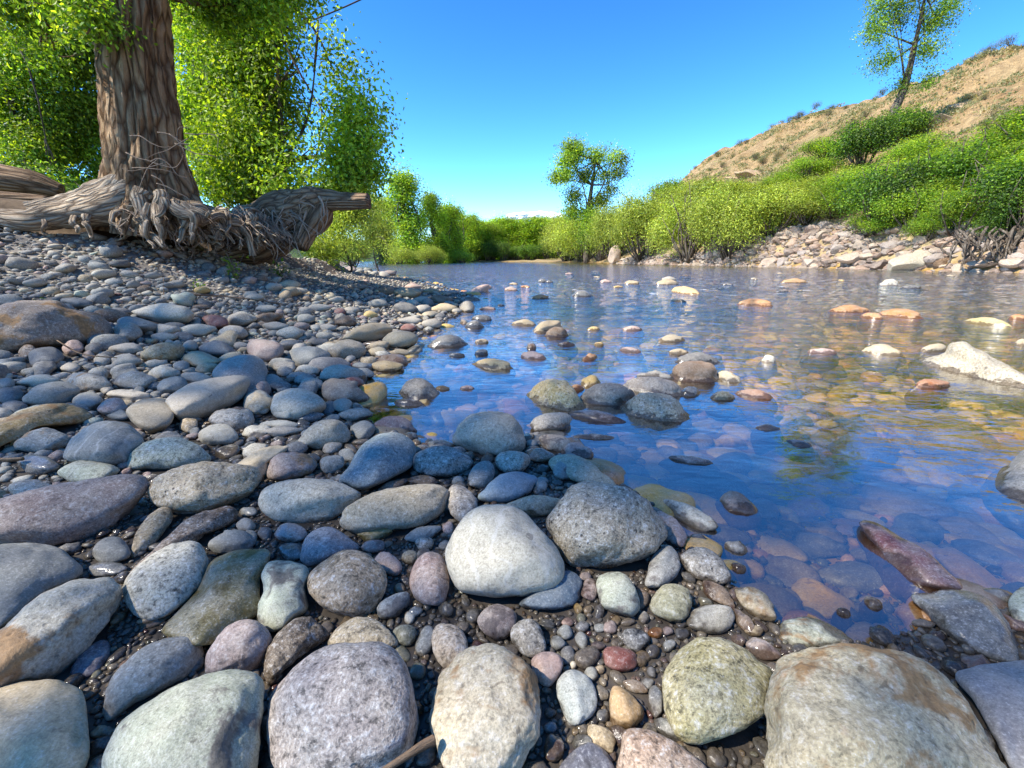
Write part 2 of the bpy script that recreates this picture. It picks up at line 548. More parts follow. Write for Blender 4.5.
# ------------------------------------------------------------------ river water
def build_water():
    nr = 330
    rad = .2 * (420 / .2) ** np.linspace(0, 1, nr)
    ang = np.radians(np.linspace(-75, 75, 620))
    A, Rr = np.meshgrid(ang, rad)
    x = (Rr * np.sin(A)).ravel(); y = (Rr * np.cos(A)).ravel()
    # riffles: rougher in mid-river, calm pool near the bar
    ds, _, _ = polydist(x, y, SHORE)
    amp = .0015 + .006 * sstep(.6, 4, ds) * sstep(2.2, 7, y)
    ca, sa = math.cos(R(28)), math.sin(R(28))
    xs = x * ca + y * sa; ys = -x * sa + y * ca
    P = np.stack([xs * 1.5, ys * 3.2, np.full(x.size, .3)], -1)
    z = amp * (fbm(P, 3, .55) + .5 * fbm(P * 2.7 + 9, 2, .5))
    z = z * (1 - sstep(30, 90, y))
    V = np.stack([x, y, z], -1)
    n, k = Rr.shape
    idx = np.arange(n * k).reshape(n, k)
    a, b = idx[:-1, :-1], idx[1:, :-1]
    F = np.stack([a, idx[:-1, 1:], idx[1:, 1:], b], -1).reshape(-1, 4)
    m = NT('river_water')
    pos = m.n('ShaderNodeNewGeometry').outputs['Position']
    rot = m.n('ShaderNodeMapping', {0: pos, 2: (0, 0, R(-28)), 3: (1.0, 2.2, 1.0)}).outputs[0]
    sep = m.n('ShaderNodeSeparateXYZ', {0: pos})
    dist = sep.outputs[1]
    calm = m.ramp(m.math('ADD', dist, m.math('MULTIPLY', sep.outputs[0], .55)), 1.3, 4.8, .10, 1.0)
    w1 = m.noise(rot, 2.0, 3, .5, .6)
    w2 = m.noise(rot, 7.5, 3, .55, .8)
    w3 = m.noise(rot, 26, 2, .5, .4)
    hgt = m.math('ADD', m.math('MULTIPLY', w1, 1.0), m.math('ADD', m.math('MULTIPLY', w2, .42), m.math('MULTIPLY', w3, .09)))
    hgt = m.math('MULTIPLY', hgt, m.math('MULTIPLY', calm, m.ramp(dist, 2.5, 18, 1.0, 5.5)))
    bp = m.n('ShaderNodeBump', {'Height': hgt, 'Strength': .8, 'Distance': .022})
    bp2 = m.n('ShaderNodeBump', {'Height': hgt, 'Strength': .45, 'Distance': .022})
    fr = m.n('ShaderNodeFresnel', {'IOR': 1.5, 'Normal': bp2.outputs[0]}).outputs[0]
    fac = m.ramp(fr, .04, .9, .25, .97)
    gl = m.n('ShaderNodeBsdfGlossy', {'Color': (.95, .97, 1, 1), 'Roughness': .03, 'Normal': bp.outputs[0]})
    tr = m.n('ShaderNodeBsdfTransparent', {'Color': (.97, .92, .74, 1)})
    mx = m.n('ShaderNodeMixShader', {0: fac, 1: tr.outputs[0], 2: gl.outputs[0]})
    fm = m.noise(m.n('ShaderNodeMapping', {0: pos, 2: (0, 0, R(-12)), 3: (.8, 3.2, 1.0)}).outputs[0], 3.2, 6, .72, .6)
    fz = m.math('MULTIPLY', m.ramp(dist, 5, 11), m.ramp(dist, 60, 24))
    foam_sparkle = m.math('MULTIPLY', m.ramp(fm, .585, .66), m.math('MULTIPLY', fz, .8))  # white foam streaks that also paint the riffle's sun sparkle into the colour
    fd = m.n('ShaderNodeBsdfDiffuse', {'Color': (.8, .82, .84, 1)})
    mx = m.n('ShaderNodeMixShader', {0: foam_sparkle, 1: mx.outputs[0], 2: fd.outputs[0]})
    o = mesh_np('river_water', V, F, m.surf(mx.outputs[0]))
    tag(o, 'clear shallow river reflecting the blue sky', 'water', kind='structure')


build_water()

# ------------------------------------------------------------------ stones
MS = {
    'g': stone_mat('granite_stone', speck=.55, patch=.45),
    'G': stone_mat('coarse_granite_stone', speck=.85, patch=.4, scale=.8, pits=.5, bump=.7, second=(.66, .60, .46)),
    's': stone_mat('smooth_sandstone', speck=.28, patch=.35, pits=.35, bump=.35),
    'b': stone_mat('brown_stained_stone', speck=.5, patch=.4, stain=.85, scale=.8, pits=.6, bump=.6),
    'm': stone_mat('slick_algae_stone', speck=.5, patch=.5, stain=.9, stain_col=(.075, .055, .015), rough=.3, bump=.6),
    'v': stone_mat('veined_stone', speck=.35, patch=.35, veins=.22, bump=.4),
    'r': stone_mat('rough_pitted_stone', speck=.9, patch=.5, pits=1.0, rough=.55, bump=1.0),
    'w': stone_mat('wet_stone', speck=.35, patch=.5, rough=.14, bump=.3),
    'd': stone_mat('dark_scarred_stone', speck=.45, patch=.45, stain=.75, stain_col=(.05, .04, .04), scale=1.5),
}
MG = stone_mat('gravel_stones', src='tint', speck=.45, patch=.4, wetz=.03)
MW = stone_mat('riverbed_cobbles_stone', src='tint', speck=.3, patch=.5, wetline=False, rough=.4)

PAL = {
    'grey': (.29, .28, .265), 'blue grey': (.20, .22, .235), 'pale grey': (.38, .38, .35), 'buff': (.40, .345, .25), 'tan': (.34, .28, .19),
    'brown': (.13, .085, .055), 'purple': (.24, .195, .20), 'pale green': (.35, .40, .35), 'dark grey': (.10, .105, .12), 'yellow': (.46, .34, .13),
    'orange': (.38, .19, .075), 'pink': (.38, .28, .27), 'red': (.17, .06, .055), 'white': (.55, .53, .47), 'dark blue': (.10, .11, .13), 'olive': (.17, .15, .07),
}
REG = {'A': (0, 220), 'B': (240, 240), 'C': (500, 250), 'D': (724, 250), 'E': (0, 430), 'F': (240, 430), 'G': (480, 430), 'H': (724, 430),
       'I': (0, 543), 'J': (240, 543), 'K': (480, 543), 'L': (724, 543)}
SCL = 300 / 1024.0
HERO = []


def P(reg, pts, mat, coln, cat, label, short=None, **kw):
    o = REG[reg]
    HERO.append(dict(pts=[(o[0] + a * SCL, o[1] + b * SCL) for a, b in pts], mat=mat, col=coln, cat=cat, label=label, short=short, **kw))


def E(reg, cx, cy, a, b, ang, mat, coln, cat='cobble', label=None, short=None, **kw):
    o = REG[reg]
    HERO.append(dict(ell=(o[0] + cx * SCL, o[1] + cy * SCL, a * SCL, b * SCL, ang), mat=mat, col=coln, cat=cat, label=label, short=short, **kw))


# --- big foreground stones, outline read off the photograph
P('I', [(-120, 520), (-20, 490), (100, 468), (210, 468), (280, 510), (300, 600), (305, 720), (270, 790), (150, 850), (-60, 850), (-150, 700)], 's', 'buff', 'boulder',
  'smooth buff boulder with two dark spots, cut off by the bottom left corner', 'the buff corner boulder', seed=3)
P('I', [(900, 470), (908, 560), (890, 660), (880, 800), (840, 900), (600, 930), (380, 900), (340, 780), (380, 660), (430, 590), (540, 520), (660, 460), (770, 425), (850, 435)], 'd', 'pale green', 'boulder',
  'large pale green boulder with dark dashes near its top, at the bottom edge', 'the pale green boulder', seed=5)
P('I', [(-140, 370), (0, 290), (120, 190), (220, 130), (310, 112), (390, 125), (423, 170), (405, 230), (330, 330), (260, 410), (180, 470), (60, 490), (-80, 520), (-170, 480)], 'b', 'pale grey', 'boulder',
  'long slanting grey boulder with a rusty brown stain on its flank', 'the rust-stained long boulder', seed=9)
P('E', [(-100, 400), (0, 390), (120, 382), (200, 400), (260, 445), (292, 490), (240, 520), (130, 570), (40, 650), (-80, 720), (-160, 600)], 's', 'blue grey', 'boulder',
  'blue and purple boulder at the left edge under the long mauve stone', 'the blue-purple edge boulder', seed=4)
P('E', [(-60, 250), (60, 215), (200, 185), (340, 155), (440, 142), (500, 160), (510, 195), (480, 250), (420, 310), (320, 375), (230, 410), (120, 400), (0, 395), (-80, 390), (-120, 320)], 'g', 'purple', 'boulder',
  'long mauve boulder lying like a loaf at the left edge', 'the long mauve boulder', seed=8)
P('E', [(420, 540), (450, 480), (540, 410), (620, 380), (680, 385), (712, 440), (700, 500), (650, 570), (580, 630), (510, 652), (460, 630), (430, 590)], 'G', 'pale grey', 'cobble',
  'egg-shaped pale cobble with black freckles beside the slick olive slab', 'the freckled egg cobble', seed=6)
P('E', [(720, 450), (820, 405), (900, 405), (930, 430), (890, 520), (885, 620), (840, 660), (760, 720), (650, 740), (560, 700), (560, 660), (660, 560)], 'm', 'olive', 'boulder',
  'flat olive brown slab with a slick wet algae coat', 'the slick olive slab', seed=2, k=.45)
P('E', [(470, 450), (560, 370), (660, 290), (740, 262), (790, 255), (815, 290), (790, 330), (720, 350), (650, 400), (560, 440), (470, 500), (420, 510)], 'r', 'brown', 'cobble',
  'long rough brown stone wedged behind the freckled egg cobble', 'the rough brown wedge', seed=1)
P('E', [(445, 430), (455, 370), (500, 300), (545, 262), (585, 270), (590, 310), (560, 350), (500, 420), (460, 445)], 'G', 'tan', 'cobble',
  'finger-shaped mottled tan stone right of the long mauve boulder', 'the finger-shaped stone', seed=12)
E('E', 790, 385, 80, 42, 8, 's', 'blue grey', 'cobble', 'smooth blue oval cobble above the slick olive slab', 'the smooth blue oval')
E('E', 380, 412, 65, 47, 5, 's', 'blue grey', 'cobble', 'round slate blue cobble in the dark gap right of the mauve boulder', 'the slate blue round cobble')
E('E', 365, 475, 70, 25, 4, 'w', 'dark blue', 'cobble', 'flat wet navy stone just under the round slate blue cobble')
P('E', [(500, 220), (520, 170), (600, 130), (720, 108), (800, 110), (870, 120), (890, 160), (870, 210), (800, 260), (700, 290), (620, 290), (540, 265)], 'r', 'tan', 'boulder',
  'knobbly tan boulder with furrowed skin right of the long mauve boulder', 'the furrowed tan boulder', seed=14)
P('F', [(10, 100), (80, 60), (150, 50), (190, 75), (120, 100), (100, 150), (80, 180), (40, 200), (-10, 190), (-40, 140)], 's', 'buff', 'cobble',
  'cream coloured stone abutting the furrowed tan boulder', 'the cream stone', seed=15)
P('F', [(90, 150), (110, 95), (170, 75), (240, 85), (262, 120), (235, 155), (170, 170), (110, 175)], 'b', 'purple', 'cobble',
  'lumpy mauve and brown cobble right of the cream stone', 'the lumpy mauve cobble', seed=16)
P('E', [(430, 110), (450, 70), (510, 35), (600, 25), (680, 50), (722, 95), (700, 118), (600, 135), (500, 138), (440, 140)], 'G', 'pale green', 'cobble',
  'domed grey-green cobble behind the furrowed tan boulder', 'the domed grey-green cobble', seed=17)
P('E', [(220, 70), (250, 20), (310, -20), (370, -32), (440, -20), (490, 30), (480, 70), (430, 115), (300, 120), (225, 105)], 'v', 'blue grey', 'boulder',
  'blue-grey boulder crossed by thin cracks above the long mauve boulder', 'the cracked blue boulder', seed=18)
E('E', 145, 40, 96, 44, 4, 'b', 'blue grey', 'cobble', 'blue-green cobble with a tan underside at the left, before the ochre boulder', 'the blue-green cobble')
P('A', [(-60, 760), (0, 690), (80, 650), (200, 622), (290, 640), (312, 680), (290, 710), (200, 700), (140, 705), (60, 740), (30, 790), (-80, 800)], 'b', 'yellow', 'boulder',
  'low ochre brown boulder at the left edge with a rusty crust', 'the ochre crusted boulder', seed=19, colr=(.26, .19, .08))
E('E', 300, 145, 105, 42, 2, 'g', 'pale green', 'cobble', 'dusty green-grey cobble tucked under the cracked blue boulder')
E('E', 115, 205, 96, 34, -3, 'G', 'grey', 'cobble', 'speckled grey cobble behind the left end of the long mauve boulder')
E('E', 130, 118, 74, 34, -6, 'w', 'dark grey', 'cobble', 'dark damp cobble crossed by a thin twig, under the blue-green cobble')
P('F', [(60, 250), (75, 205), (130, 175), (230, 165), (330, 172), (395, 200), (415, 225), (380, 260), (310, 310), (220, 322), (140, 315), (80, 290)], 'g', 'pale grey', 'boulder',
  'pale grey loaf-shaped boulder with a wet underside, centre left', 'the pale loaf boulder', seed=21)
P('F', [(340, 300), (360, 260), (450, 215), (560, 190), (660, 180), (705, 195), (715, 235), (690, 290), (610, 335), (500, 350), (420, 362), (370, 350), (340, 330)], 'g', 'tan', 'boulder',
  'long grey-tan boulder lying right of the pale loaf boulder', 'the long grey-tan boulder', seed=22, colr=(.31, .28, .22))
P('F', [(335, 170), (370, 120), (420, 50), (490, 10), (560, 15), (600, 60), (590, 120), (530, 160), (430, 205), (380, 195)], 'g', 'blue grey', 'boulder',
  'slanted slate blue boulder with a straight lower edge', 'the slanted slate boulder', seed=23, colr=(.14, .21, .27))
P('F', [(590, 120), (600, 80), (660, 55), (730, 60), (790, 95), (785, 130), (730, 160), (660, 160), (610, 150)], 'G', 'blue grey', 'cobble',
  'lumpy blue-grey cobble with a brown dented end near the water', 'the dented blue cobble', seed=24)
P('B', [(725, 690), (740, 640), (790, 595), (860, 585), (930, 600), (970, 660), (972, 710), (930, 745), (850, 745), (770, 725)], 'g', 'grey', 'boulder',
  'smooth helmet-shaped grey boulder at the edge of the pool', 'the helmet boulder', seed=25, colr=(.30, .29, .255))
P('F', [(810, 225), (850, 180), (910, 145), (980, 145), (1018, 165), (1000, 210), (940, 240), (870, 250), (820, 245)], 's', 'blue grey', 'cobble',
  'flat sky blue cobble above the largest pale boulder', 'the sky blue flat cobble', seed=26, colr=(.17, .26, .36))
P('G', [(-115, 400), (-80, 330), (-20, 270), (60, 252), (140, 275), (220, 350), (280, 430), (285, 490), (240, 545), (130, 570), (20, 568), (-70, 550), (-110, 480)], 'v', 'pale grey', 'boulder',
  'big smooth pale boulder with faint scratches in the middle of the picture', 'the big scratched pale boulder', seed=27)
P('G', [(225, 320), (260, 260), (300, 200), (360, 178), (440, 182), (520, 210), (600, 270), (640, 340), (620, 400), (560, 445), (470, 470), (370, 478), (300, 470), (260, 400)], 'r', 'grey', 'boulder',
  'big rough grey boulder with a ridge and dished top', 'the ridged grey boulder', seed=28, colr=(.27, .25, .21))
P('G', [(235, 130), (240, 95), (290, 80), (350, 95), (420, 140), (475, 190), (420, 195), (340, 180), (270, 160)], 'g', 'buff', 'cobble',
  'slim buff stone sloping into the water behind the ridged boulder', 'the slim buff stone', seed=29)
P('G', [(85, 255), (150, 228), (215, 222), (285, 240), (255, 285), (190, 300), (120, 285)], 'g', 'buff', 'cobble',
  'buff stone wedged between the scratched pale boulder and the ridged boulder', None, seed=129)
P('G', [(600, 280), (650, 290), (690, 330), (708, 370), (690, 400), (640, 385)], 'g', 'pink', 'cobble',
  'pinkish stone leaning on the right side of the ridged grey boulder', 'the pinkish leaning stone', seed=30)
P('G', [(570, 490), (590, 430), (640, 392), (680, 430), (680, 480), (650, 520), (600, 540), (560, 530)], 'd', 'blue grey', 'cobble',
  'upright grey cobble with a dark wet shoulder right of the ridged boulder', 'the wet-shouldered cobble', seed=31, colr=(.25, .27, .29))
E('G', 770, 465, 94, 54, -28, 'r', 'grey', 'cobble', 'mottled grey cobble half in the water at the pool margin', 'the mottled margin cobble')
P('G', [(620, 240), (680, 240), (760, 280), (815, 320), (780, 350), (710, 330), (650, 290)], 'b', 'pale grey', 'cobble',
  'white and brown stone pointing into the pool right of the ridged boulder', 'the pointed white stone', seed=33)
E('G', 655, 590, 72, 66, 0, 'b', 'tan', 'cobble', 'round khaki cobble with a brown right half in the wet gravel', 'the round khaki cobble', colr=(.30, .30, .2))
P('G', [(395, 520), (420, 490), (480, 485), (520, 520), (548, 600), (520, 640), (470, 630), (420, 610), (405, 570)], 'd', 'pale green', 'cobble',
  'whitish green wedge with grey scars below the ridged grey boulder', 'the scarred whitish wedge', seed=35)
P('G', [(130, 590), (200, 540), (280, 480), (340, 500), (350, 550), (320, 600), (230, 615), (160, 610)], 's', 'blue grey', 'cobble',
  'slate blue stone peeping from under the big scratched pale boulder', 'the peeping slate stone', seed=36, colr=(.10, .15, .22))
E('G', 790, 645, 84, 52, 4, 'd', 'pale grey', 'cobble', 'white-grey cobble above the yellow-green granite boulder', 'the white-grey cobble')
E('G', 60, 655, 66, 62, 0, 'd', 'purple', 'cobble', 'round mauve cobble in the wet gravel below the scratched pale boulder', 'the round mauve cobble')
E('K', 165, 325, 70, 56, -60, 'G', 'grey', 'cobble', 'grey freckled cobble right of the round mauve cobble', 'the grey freckled cobble')
P('J', [(650, 600), (665, 520), (700, 430), (770, 365), (850, 348), (930, 370), (1000, 430), (1024, 520), (1025, 620), (1000, 700), (940, 790), (820, 830), (720, 790), (665, 700)], 'b', 'pale grey', 'boulder',
  'upright oval whitish boulder with tan mineral blotches at the bottom centre', 'the blotched oval boulder', seed=40, colr=(.42, .39, .32))
P('K', [(622, 480), (650, 400), (720, 335), (790, 318), (880, 345), (950, 400), (1000, 440), (985, 560), (930, 620), (820, 670), (740, 690), (670, 660), (635, 590)], 'G', 'buff', 'boulder',
  'yellow-green granite boulder with black grains, lower right of centre', 'the yellow-green granite boulder', seed=41, colr=(.36, .33, .18))
P('L', [(145, 500), (170, 430), (230, 370), (330, 345), (470, 345), (600, 365), (690, 410), (790, 490), (870, 590), (930, 680), (970, 790), (900, 900), (600, 960), (300, 930), (150, 800), (150, 650)], 'b', 'buff', 'boulder',
  'largest granite boulder with brown stains filling the bottom right', 'the largest stained boulder', seed=42, colr=(.38, .345, .25), sc=.8)
P('L', [(610, 185), (680, 165), (800, 160), (900, 190), (970, 270), (1010, 370), (1000, 420), (900, 410), (820, 370), (700, 260), (650, 200)], 'w', 'dark blue', 'boulder',
  'wet dark blue boulder sloping into the pool at the right', 'the wet dark blue boulder', seed=43, emerge=True, k=.55)
P('L', [(790, 460), (850, 420), (960, 405), (1080, 410), (1150, 500), (1150, 700), (1050, 800), (980, 780), (930, 680), (860, 560)], 's', 'grey', 'boulder',
  'half purple half pale boulder cut off by the bottom right corner', 'the bottom right corner boulder', seed=44, colr=(.21, .22, .27))
E('L', 1045, 215, 78, 66, 0, 'g', 'pale green', 'boulder', 'grey-green boulder on the right edge beside the wet dark blue boulder', None)
E('L', 925, 182, 72, 30, -6, 'w', 'dark blue', 'cobble', 'small wet navy stone behind the wet dark blue boulder', None, emerge=True)
P('H', [(455, 320), (520, 310), (600, 360), (700, 420), (780, 490), (835, 550), (700, 552), (620, 530), (570, 490), (520, 420)], 'w', 'purple', 'boulder',
  'wet plum coloured boulder barely breaking the pool surface', 'the wet plum boulder', seed=47, emerge=True, colr=(.17, .08, .09), rise=-.1, k=.6)
P('H', [(945, 170), (980, 110), (1040, 60), (1120, 80), (1150, 200), (1100, 300), (1010, 250), (960, 210)], 'g', 'grey', 'boulder',
  'grey boulder standing in the water at the middle of the right edge', None, seed=48, emerge=True)
P('L', [(190, 290), (210, 260), (280, 252), (360, 275), (430, 320), (440, 345), (330, 360), (200, 355)], 'b', 'pale green', 'cobble',
  'green-grey cobble at the waterline behind the largest stained boulder', 'the waterline green-grey cobble', seed=49)
E('H', 110, 592, 84, 42, -38, 'b', 'white', 'cobble', 'wet white and brown cobble ringed by water at the pool margin', 'the ringed white cobble', colr=(.36, .31, .22))
P('J', [(95, 560), (110, 510), (180, 430), (260, 365), (340, 340), (430, 335), (500, 345), (570, 420), (605, 560), (600, 660), (560, 740), (460, 800), (320, 830), (150, 800), (90, 700)], 'G', 'purple', 'boulder',
  'large speckled blue-mauve boulder with a tan top at the bottom edge', 'the speckled mauve boulder', seed=51, colr=(.29, .27, .29))
P('J', [(300, 350), (330, 290), (400, 252), (470, 265), (520, 310), (540, 355), (450, 380), (370, 380)], 'G', 'buff', 'cobble',
  'buff cobble peeking over the top of the speckled mauve boulder', None, seed=52)
E('J', 370, 140, 134, 114, 0, 'G', 'tan', 'boulder', 'round tan-brown boulder shaped like a bun', 'the tan bun boulder', colr=(.30, .235, .165))
P('J', [(70, 110), (100, 65), (160, 60), (220, 75), (238, 110), (225, 160), (235, 230), (190, 260), (110, 310), (60, 280), (60, 220), (80, 160)], 'd', 'pale green', 'cobble',
  'waisted pale green upright cobble left of the tan bun boulder', 'the waisted pale cobble', seed=54)
P('F', [(205, 420), (230, 360), (290, 330), (350, 350), (408, 400), (370, 425), (300, 450), (245, 470), (210, 450)], 'g', 'purple', 'cobble',
  'dusty violet-grey cobble behind the tan bun boulder', 'the violet-grey cobble', seed=55, colr=(.26, .25, .29))
P('J', [(80, 440), (100, 350), (170, 270), (230, 250), (290, 290), (300, 330), (240, 370), (160, 430), (100, 500)], 'r', 'brown', 'boulder',
  'dark brown crusty boulder left of the speckled mauve boulder', 'the dark crusty boulder', seed=56, colr=(.09, .06, .035))
P('I', [(700, 400), (720, 350), (770, 290), (840, 260), (900, 280), (928, 330), (910, 390), (870, 440), (800, 450), (710, 450)], 'g', 'pink', 'cobble',
  'pinkish round-topped cobble behind the pale green boulder', 'the pinkish round cobble', seed=57, colr=(.34, .28, .29))
P('I', [(350, 540), (380, 460), (470, 370), (560, 325), (640, 315), (690, 345), (695, 400), (660, 440), (560, 500), (450, 560), (390, 610), (350, 590)], 'g', 'grey', 'cobble',
  'oval grey cobble slanting behind the pale green boulder', 'the slanting grey cobble', seed=58, colr=(.31, .30, .28))
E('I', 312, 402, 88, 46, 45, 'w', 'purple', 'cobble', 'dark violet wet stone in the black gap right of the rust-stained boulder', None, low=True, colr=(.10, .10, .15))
E('I', 350, 648, 42, 26, 5, 'g', 'buff', 'pebble', 'small cream pebble between the buff corner boulder and the pale green boulder', None, low=True)
P('J', [(580, 120), (600, 60), (640, 30), (690, 45), (710, 100), (712, 160), (690, 210), (630, 210), (590, 180)], 'g', 'pink', 'cobble',
  'upright rosy cobble standing in a rusty puddle', 'the upright rosy cobble', seed=61)
E('J', 525, 215, 66, 38, 32, 'd', 'pale grey', 'cobble', 'pale oval cobble right of the tan bun boulder', 'the pale oval beside the bun', colr=(.36, .40, .42))
E('J', 505, 72, 52, 36, -30, 'd', 'pink', 'cobble')
E('F', 455, 398, 42, 24, 5, 'd', 'purple', 'cobble', 'small mauve cobble under the mossy yellow cobble')
E('J', 562, 315, 42, 38, 0, 'g', 'grey', 'pebble', 'small round grey-green pebble below the pale oval beside the bun boulder', None, colr=(.20, .21, .17))
E('J', 635, 335, 56, 32, 70, 'w', 'blue grey', 'cobble', 'blue upright pebble left of the creamy pink egg cobble', None)
E('J', 715, 350, 80, 62, 105, 'G', 'pink', 'cobble', 'creamy pink egg cobble above the blotched oval boulder', 'the creamy pink egg', colr=(.44, .38, .33))
E('J', 578, 255, 18, 24, 0, 's', 'white', 'pebble', 'tiny white pebble below the upright rosy cobble')
E('J', 607, 210, 20, 18, 0, 's', 'tan', 'pebble', 'tiny tan pebble touching the base of the upright rosy cobble')
E('F', 755, 250, 66, 50, -70, 'G', 'grey', 'cobble', 'grey-brown cobble between the long grey-tan boulder and the big scratched one', None, colr=(.27, .25, .24))
E('F', 625, 355, 66, 26, 16, 's', 'blue grey', 'cobble', 'curved lavender grey cobble under the right end of the long grey-tan boulder', None)
E('F', 460, 352, 62, 28, 6, 'm', 'yellow', 'cobble', 'mossy yellow cobble under the long grey-tan boulder', 'the mossy yellow cobble', colr=(.24, .20, .07))
E('F', 630, 388, 32, 26, 0, 'r', 'grey', 'pebble', 'black and white mottled pebble above the upright rosy cobble')
E('F', 580, 435, 28, 26, 0, 'g', 'tan', 'pebble')
E('F', 710, 335, 20, 24, 0, 'g', 'pink', 'pebble')
E('F', 175, 352, 58, 34, -5, 'w', 'purple', 'cobble', 'glossy violet-brown cobble below the pale loaf boulder', None)
E('F', 315, 118, 44, 34, 10, 'g', 'blue grey', 'cobble')
E('F', 367, 87, 32, 22, -25, 's', 'blue grey', 'pebble')
E('F', 315, 62, 36, 22, 15, 'g', 'grey', 'pebble')
P('B', [(195, 700), (220, 650), (280, 615), (340, 615), (375, 650), (370, 690), (320, 710), (240, 715)], 'g', 'grey', 'cobble',
  'grey-tan egg-shaped cobble behind the pale loaf boulder', 'the grey-tan egg', seed=66, colr=(.34, .32, .27))
E('F', 625, 174, 54, 20, -4, 'b', 'brown', 'cobble')
E('F', 530, 188, 56, 18, 16, 's', 'brown', 'cobble')
E('F', 825, 155, 54, 42, 50, 'g', 'blue grey', 'cobble', 'bluish upright cobble left of the sky blue flat cobble', None)
E('F', 930, 110, 60, 42, 5, 'r', 'pale grey', 'cobble', 'salt and pepper cobble in front of the helmet boulder', 'the salt and pepper cobble')
# --- stones at the pool in the middle distance
P('C', [(105, 490), (125, 455), (180, 440), (240, 460), (275, 510), (270, 545), (200, 550), (130, 530)], 'G', 'yellow', 'boulder',
  'yellow rounded boulder standing in the pool', 'the yellow pool boulder', seed=70, emerge=True, colr=(.50, .38, .17))
P('C', [(282, 490), (310, 465), (370, 452), (430, 465), (460, 490), (430, 530), (370, 545), (310, 530), (285, 510)], 'g', 'dark grey', 'boulder',
  'dark grey domed boulder right of the yellow pool boulder', 'the dark domed boulder', seed=71, emerge=True, colr=(.17, .155, .14))
P('C', [(425, 450), (470, 432), (540, 435), (600, 450), (620, 480), (590, 505), (530, 505), (450, 480)], 'g', 'grey', 'boulder',
  'long grey boulder in the pool between the dark dome and the brown boulder', 'the long pool boulder', seed=72, emerge=True, colr=(.26, .23, .21))
E('C', 665, 420, 78, 44, 0, 's', 'brown', 'boulder', 'warm brown rounded boulder at the right end of the pool row', 'the warm brown boulder', emerge=True, colr=(.21, .14, .09))
E('C', 672, 374, 70, 24, 0, 's', 'dark grey', 'boulder', 'slate coloured stone hiding behind the warm brown boulder', None, emerge=True)
P('C', [(425, 530), (460, 495), (530, 488), (600, 505), (632, 560), (600, 585), (520, 585), (450, 570)], 'r', 'grey', 'boulder',
  'mottled khaki boulder nearest us in the pool row', 'the mottled pool boulder', seed=73, emerge=True, colr=(.30, .265, .19))
E('C', 530, 430, 62, 16, -4, 's', 'grey', 'cobble', 'thin grey stone just behind the long pool boulder', None, emerge=True)
E('C', 310, 450, 32, 22, 0, 's', 'yellow', 'cobble', 'small yellow stone behind the dark domed boulder', None, emerge=True)
E('C', 262, 472, 24, 13, 0, 's', 'orange', 'cobble', 'small amber stone touching the right of the yellow pool boulder', None, emerge=True)
E('C', 330, 578, 110, 30, -8, 'w', 'purple', 'cobble', 'flat wet plum stone awash below the dark domed boulder', None, emerge=True, low=True, colr=(.14, .10, .10))
E('C', 320, 642, 78, 16, -2, 'w', 'dark grey', 'cobble', 'thin wet dark slab awash in front of the plum stone', None, emerge=True, low=True)
E('C', 175, 593, 72, 40, 8, 'g', 'grey', 'cobble', 'grey dome-topped cobble below the yellow pool boulder', 'the grey cobble under the yellow boulder')
E('C', 190, 660, 58, 32, -12, 'd', 'tan', 'cobble', 'tan cobble with a black nick, left of the wet plum stone', None, colr=(.30, .25, .21))
E('C', 140, 703, 52, 25, -8, 'w', 'brown', 'cobble')
E('C', 122, 636, 32, 14, 12, 's', 'grey', 'cobble')
E('C', 108, 664, 22, 18, 0, 's', 'blue grey', 'pebble')
E('C', 225, 740, 50, 40, 55, 's', 'blue grey', 'cobble')
E('C', 650, 484, 32, 18, 0, 'w', 'dark grey', 'cobble', 'little dark stone below the warm brown boulder', None, emerge=True)
E('C', 760, 500, 42, 17, 0, 'w', 'olive', 'cobble', 'flat olive stone awash right of the warm brown boulder', None, emerge=True)
E('C', 917, 375, 25, 17, 0, 's', 'white', 'cobble', 'small white rounded stone with a dark foot amid the ripples', None, emerge=True)
E('C', 873, 183, 56, 18, -2, 's', 'orange', 'rock', 'glowing amber dome rock in the sunlit mid river', 'the amber dome rock', emerge=True)
E('C', 633, 141, 46, 17, -8, 's', 'tan', 'rock', 'sandy yellow rock with a long tail in the riffle', 'the sandy riffle rock', emerge=True, colr=(.5, .36, .18))
E('C', 280, 153, 34, 15, 0, 'w', 'dark grey', 'rock', 'isolated dark square rock in mid river', 'the isolated dark rock', emerge=True)
E('C', 570, 113, 38, 13, 0, 's', 'tan', 'rock', 'broad flat rock carrying a smaller dark rock in mid river', 'the capped flat rock', emerge=True)
E('C', 576, 99, 26, 8, 0, 's', 'grey', 'rock', 'small dark rock perched on the broad flat rock in mid river', None, emerge=True, lift=.10)
E('C', 145, 107, 16, 8, 0, 'w', 'dark grey', 'rock', 'far dark stone, left one of a touching pair', None, emerge=True)
E('C', 168, 109, 12, 6, 0, 'w', 'dark grey', 'rock', 'far dark stone, smaller right one of a touching pair', None, emerge=True)
E('C', 450, 113, 25, 10, 0, 's', 'tan', 'rock', 'tan rock left of the capped flat rock', None, emerge=True)
E('C', 360, 108, 20, 7, 0, 's', 'pink', 'rock', None, None, emerge=True)
E('C', 403, 126, 18, 5, 0, 's', 'yellow', 'rock', None, None, emerge=True)
E('C', 35, 134, 20, 8, 0, 's', 'pink', 'rock', None, None, emerge=True)
E('C', 80, 251, 40, 14, 0, 's', 'tan', 'rock', 'low tan rock left of the leaning pair in mid river', None, emerge=True)
E('C', 163, 264, 46, 24, 16, 's', 'tan', 'rock', 'tan upper rock of the leaning pair in mid river', 'the leaning pair', emerge=True)
E('C', 194, 286, 37, 24, 4, 's', 'brown', 'rock', 'brown lower rock of the leaning pair in mid river', None, emerge=True)
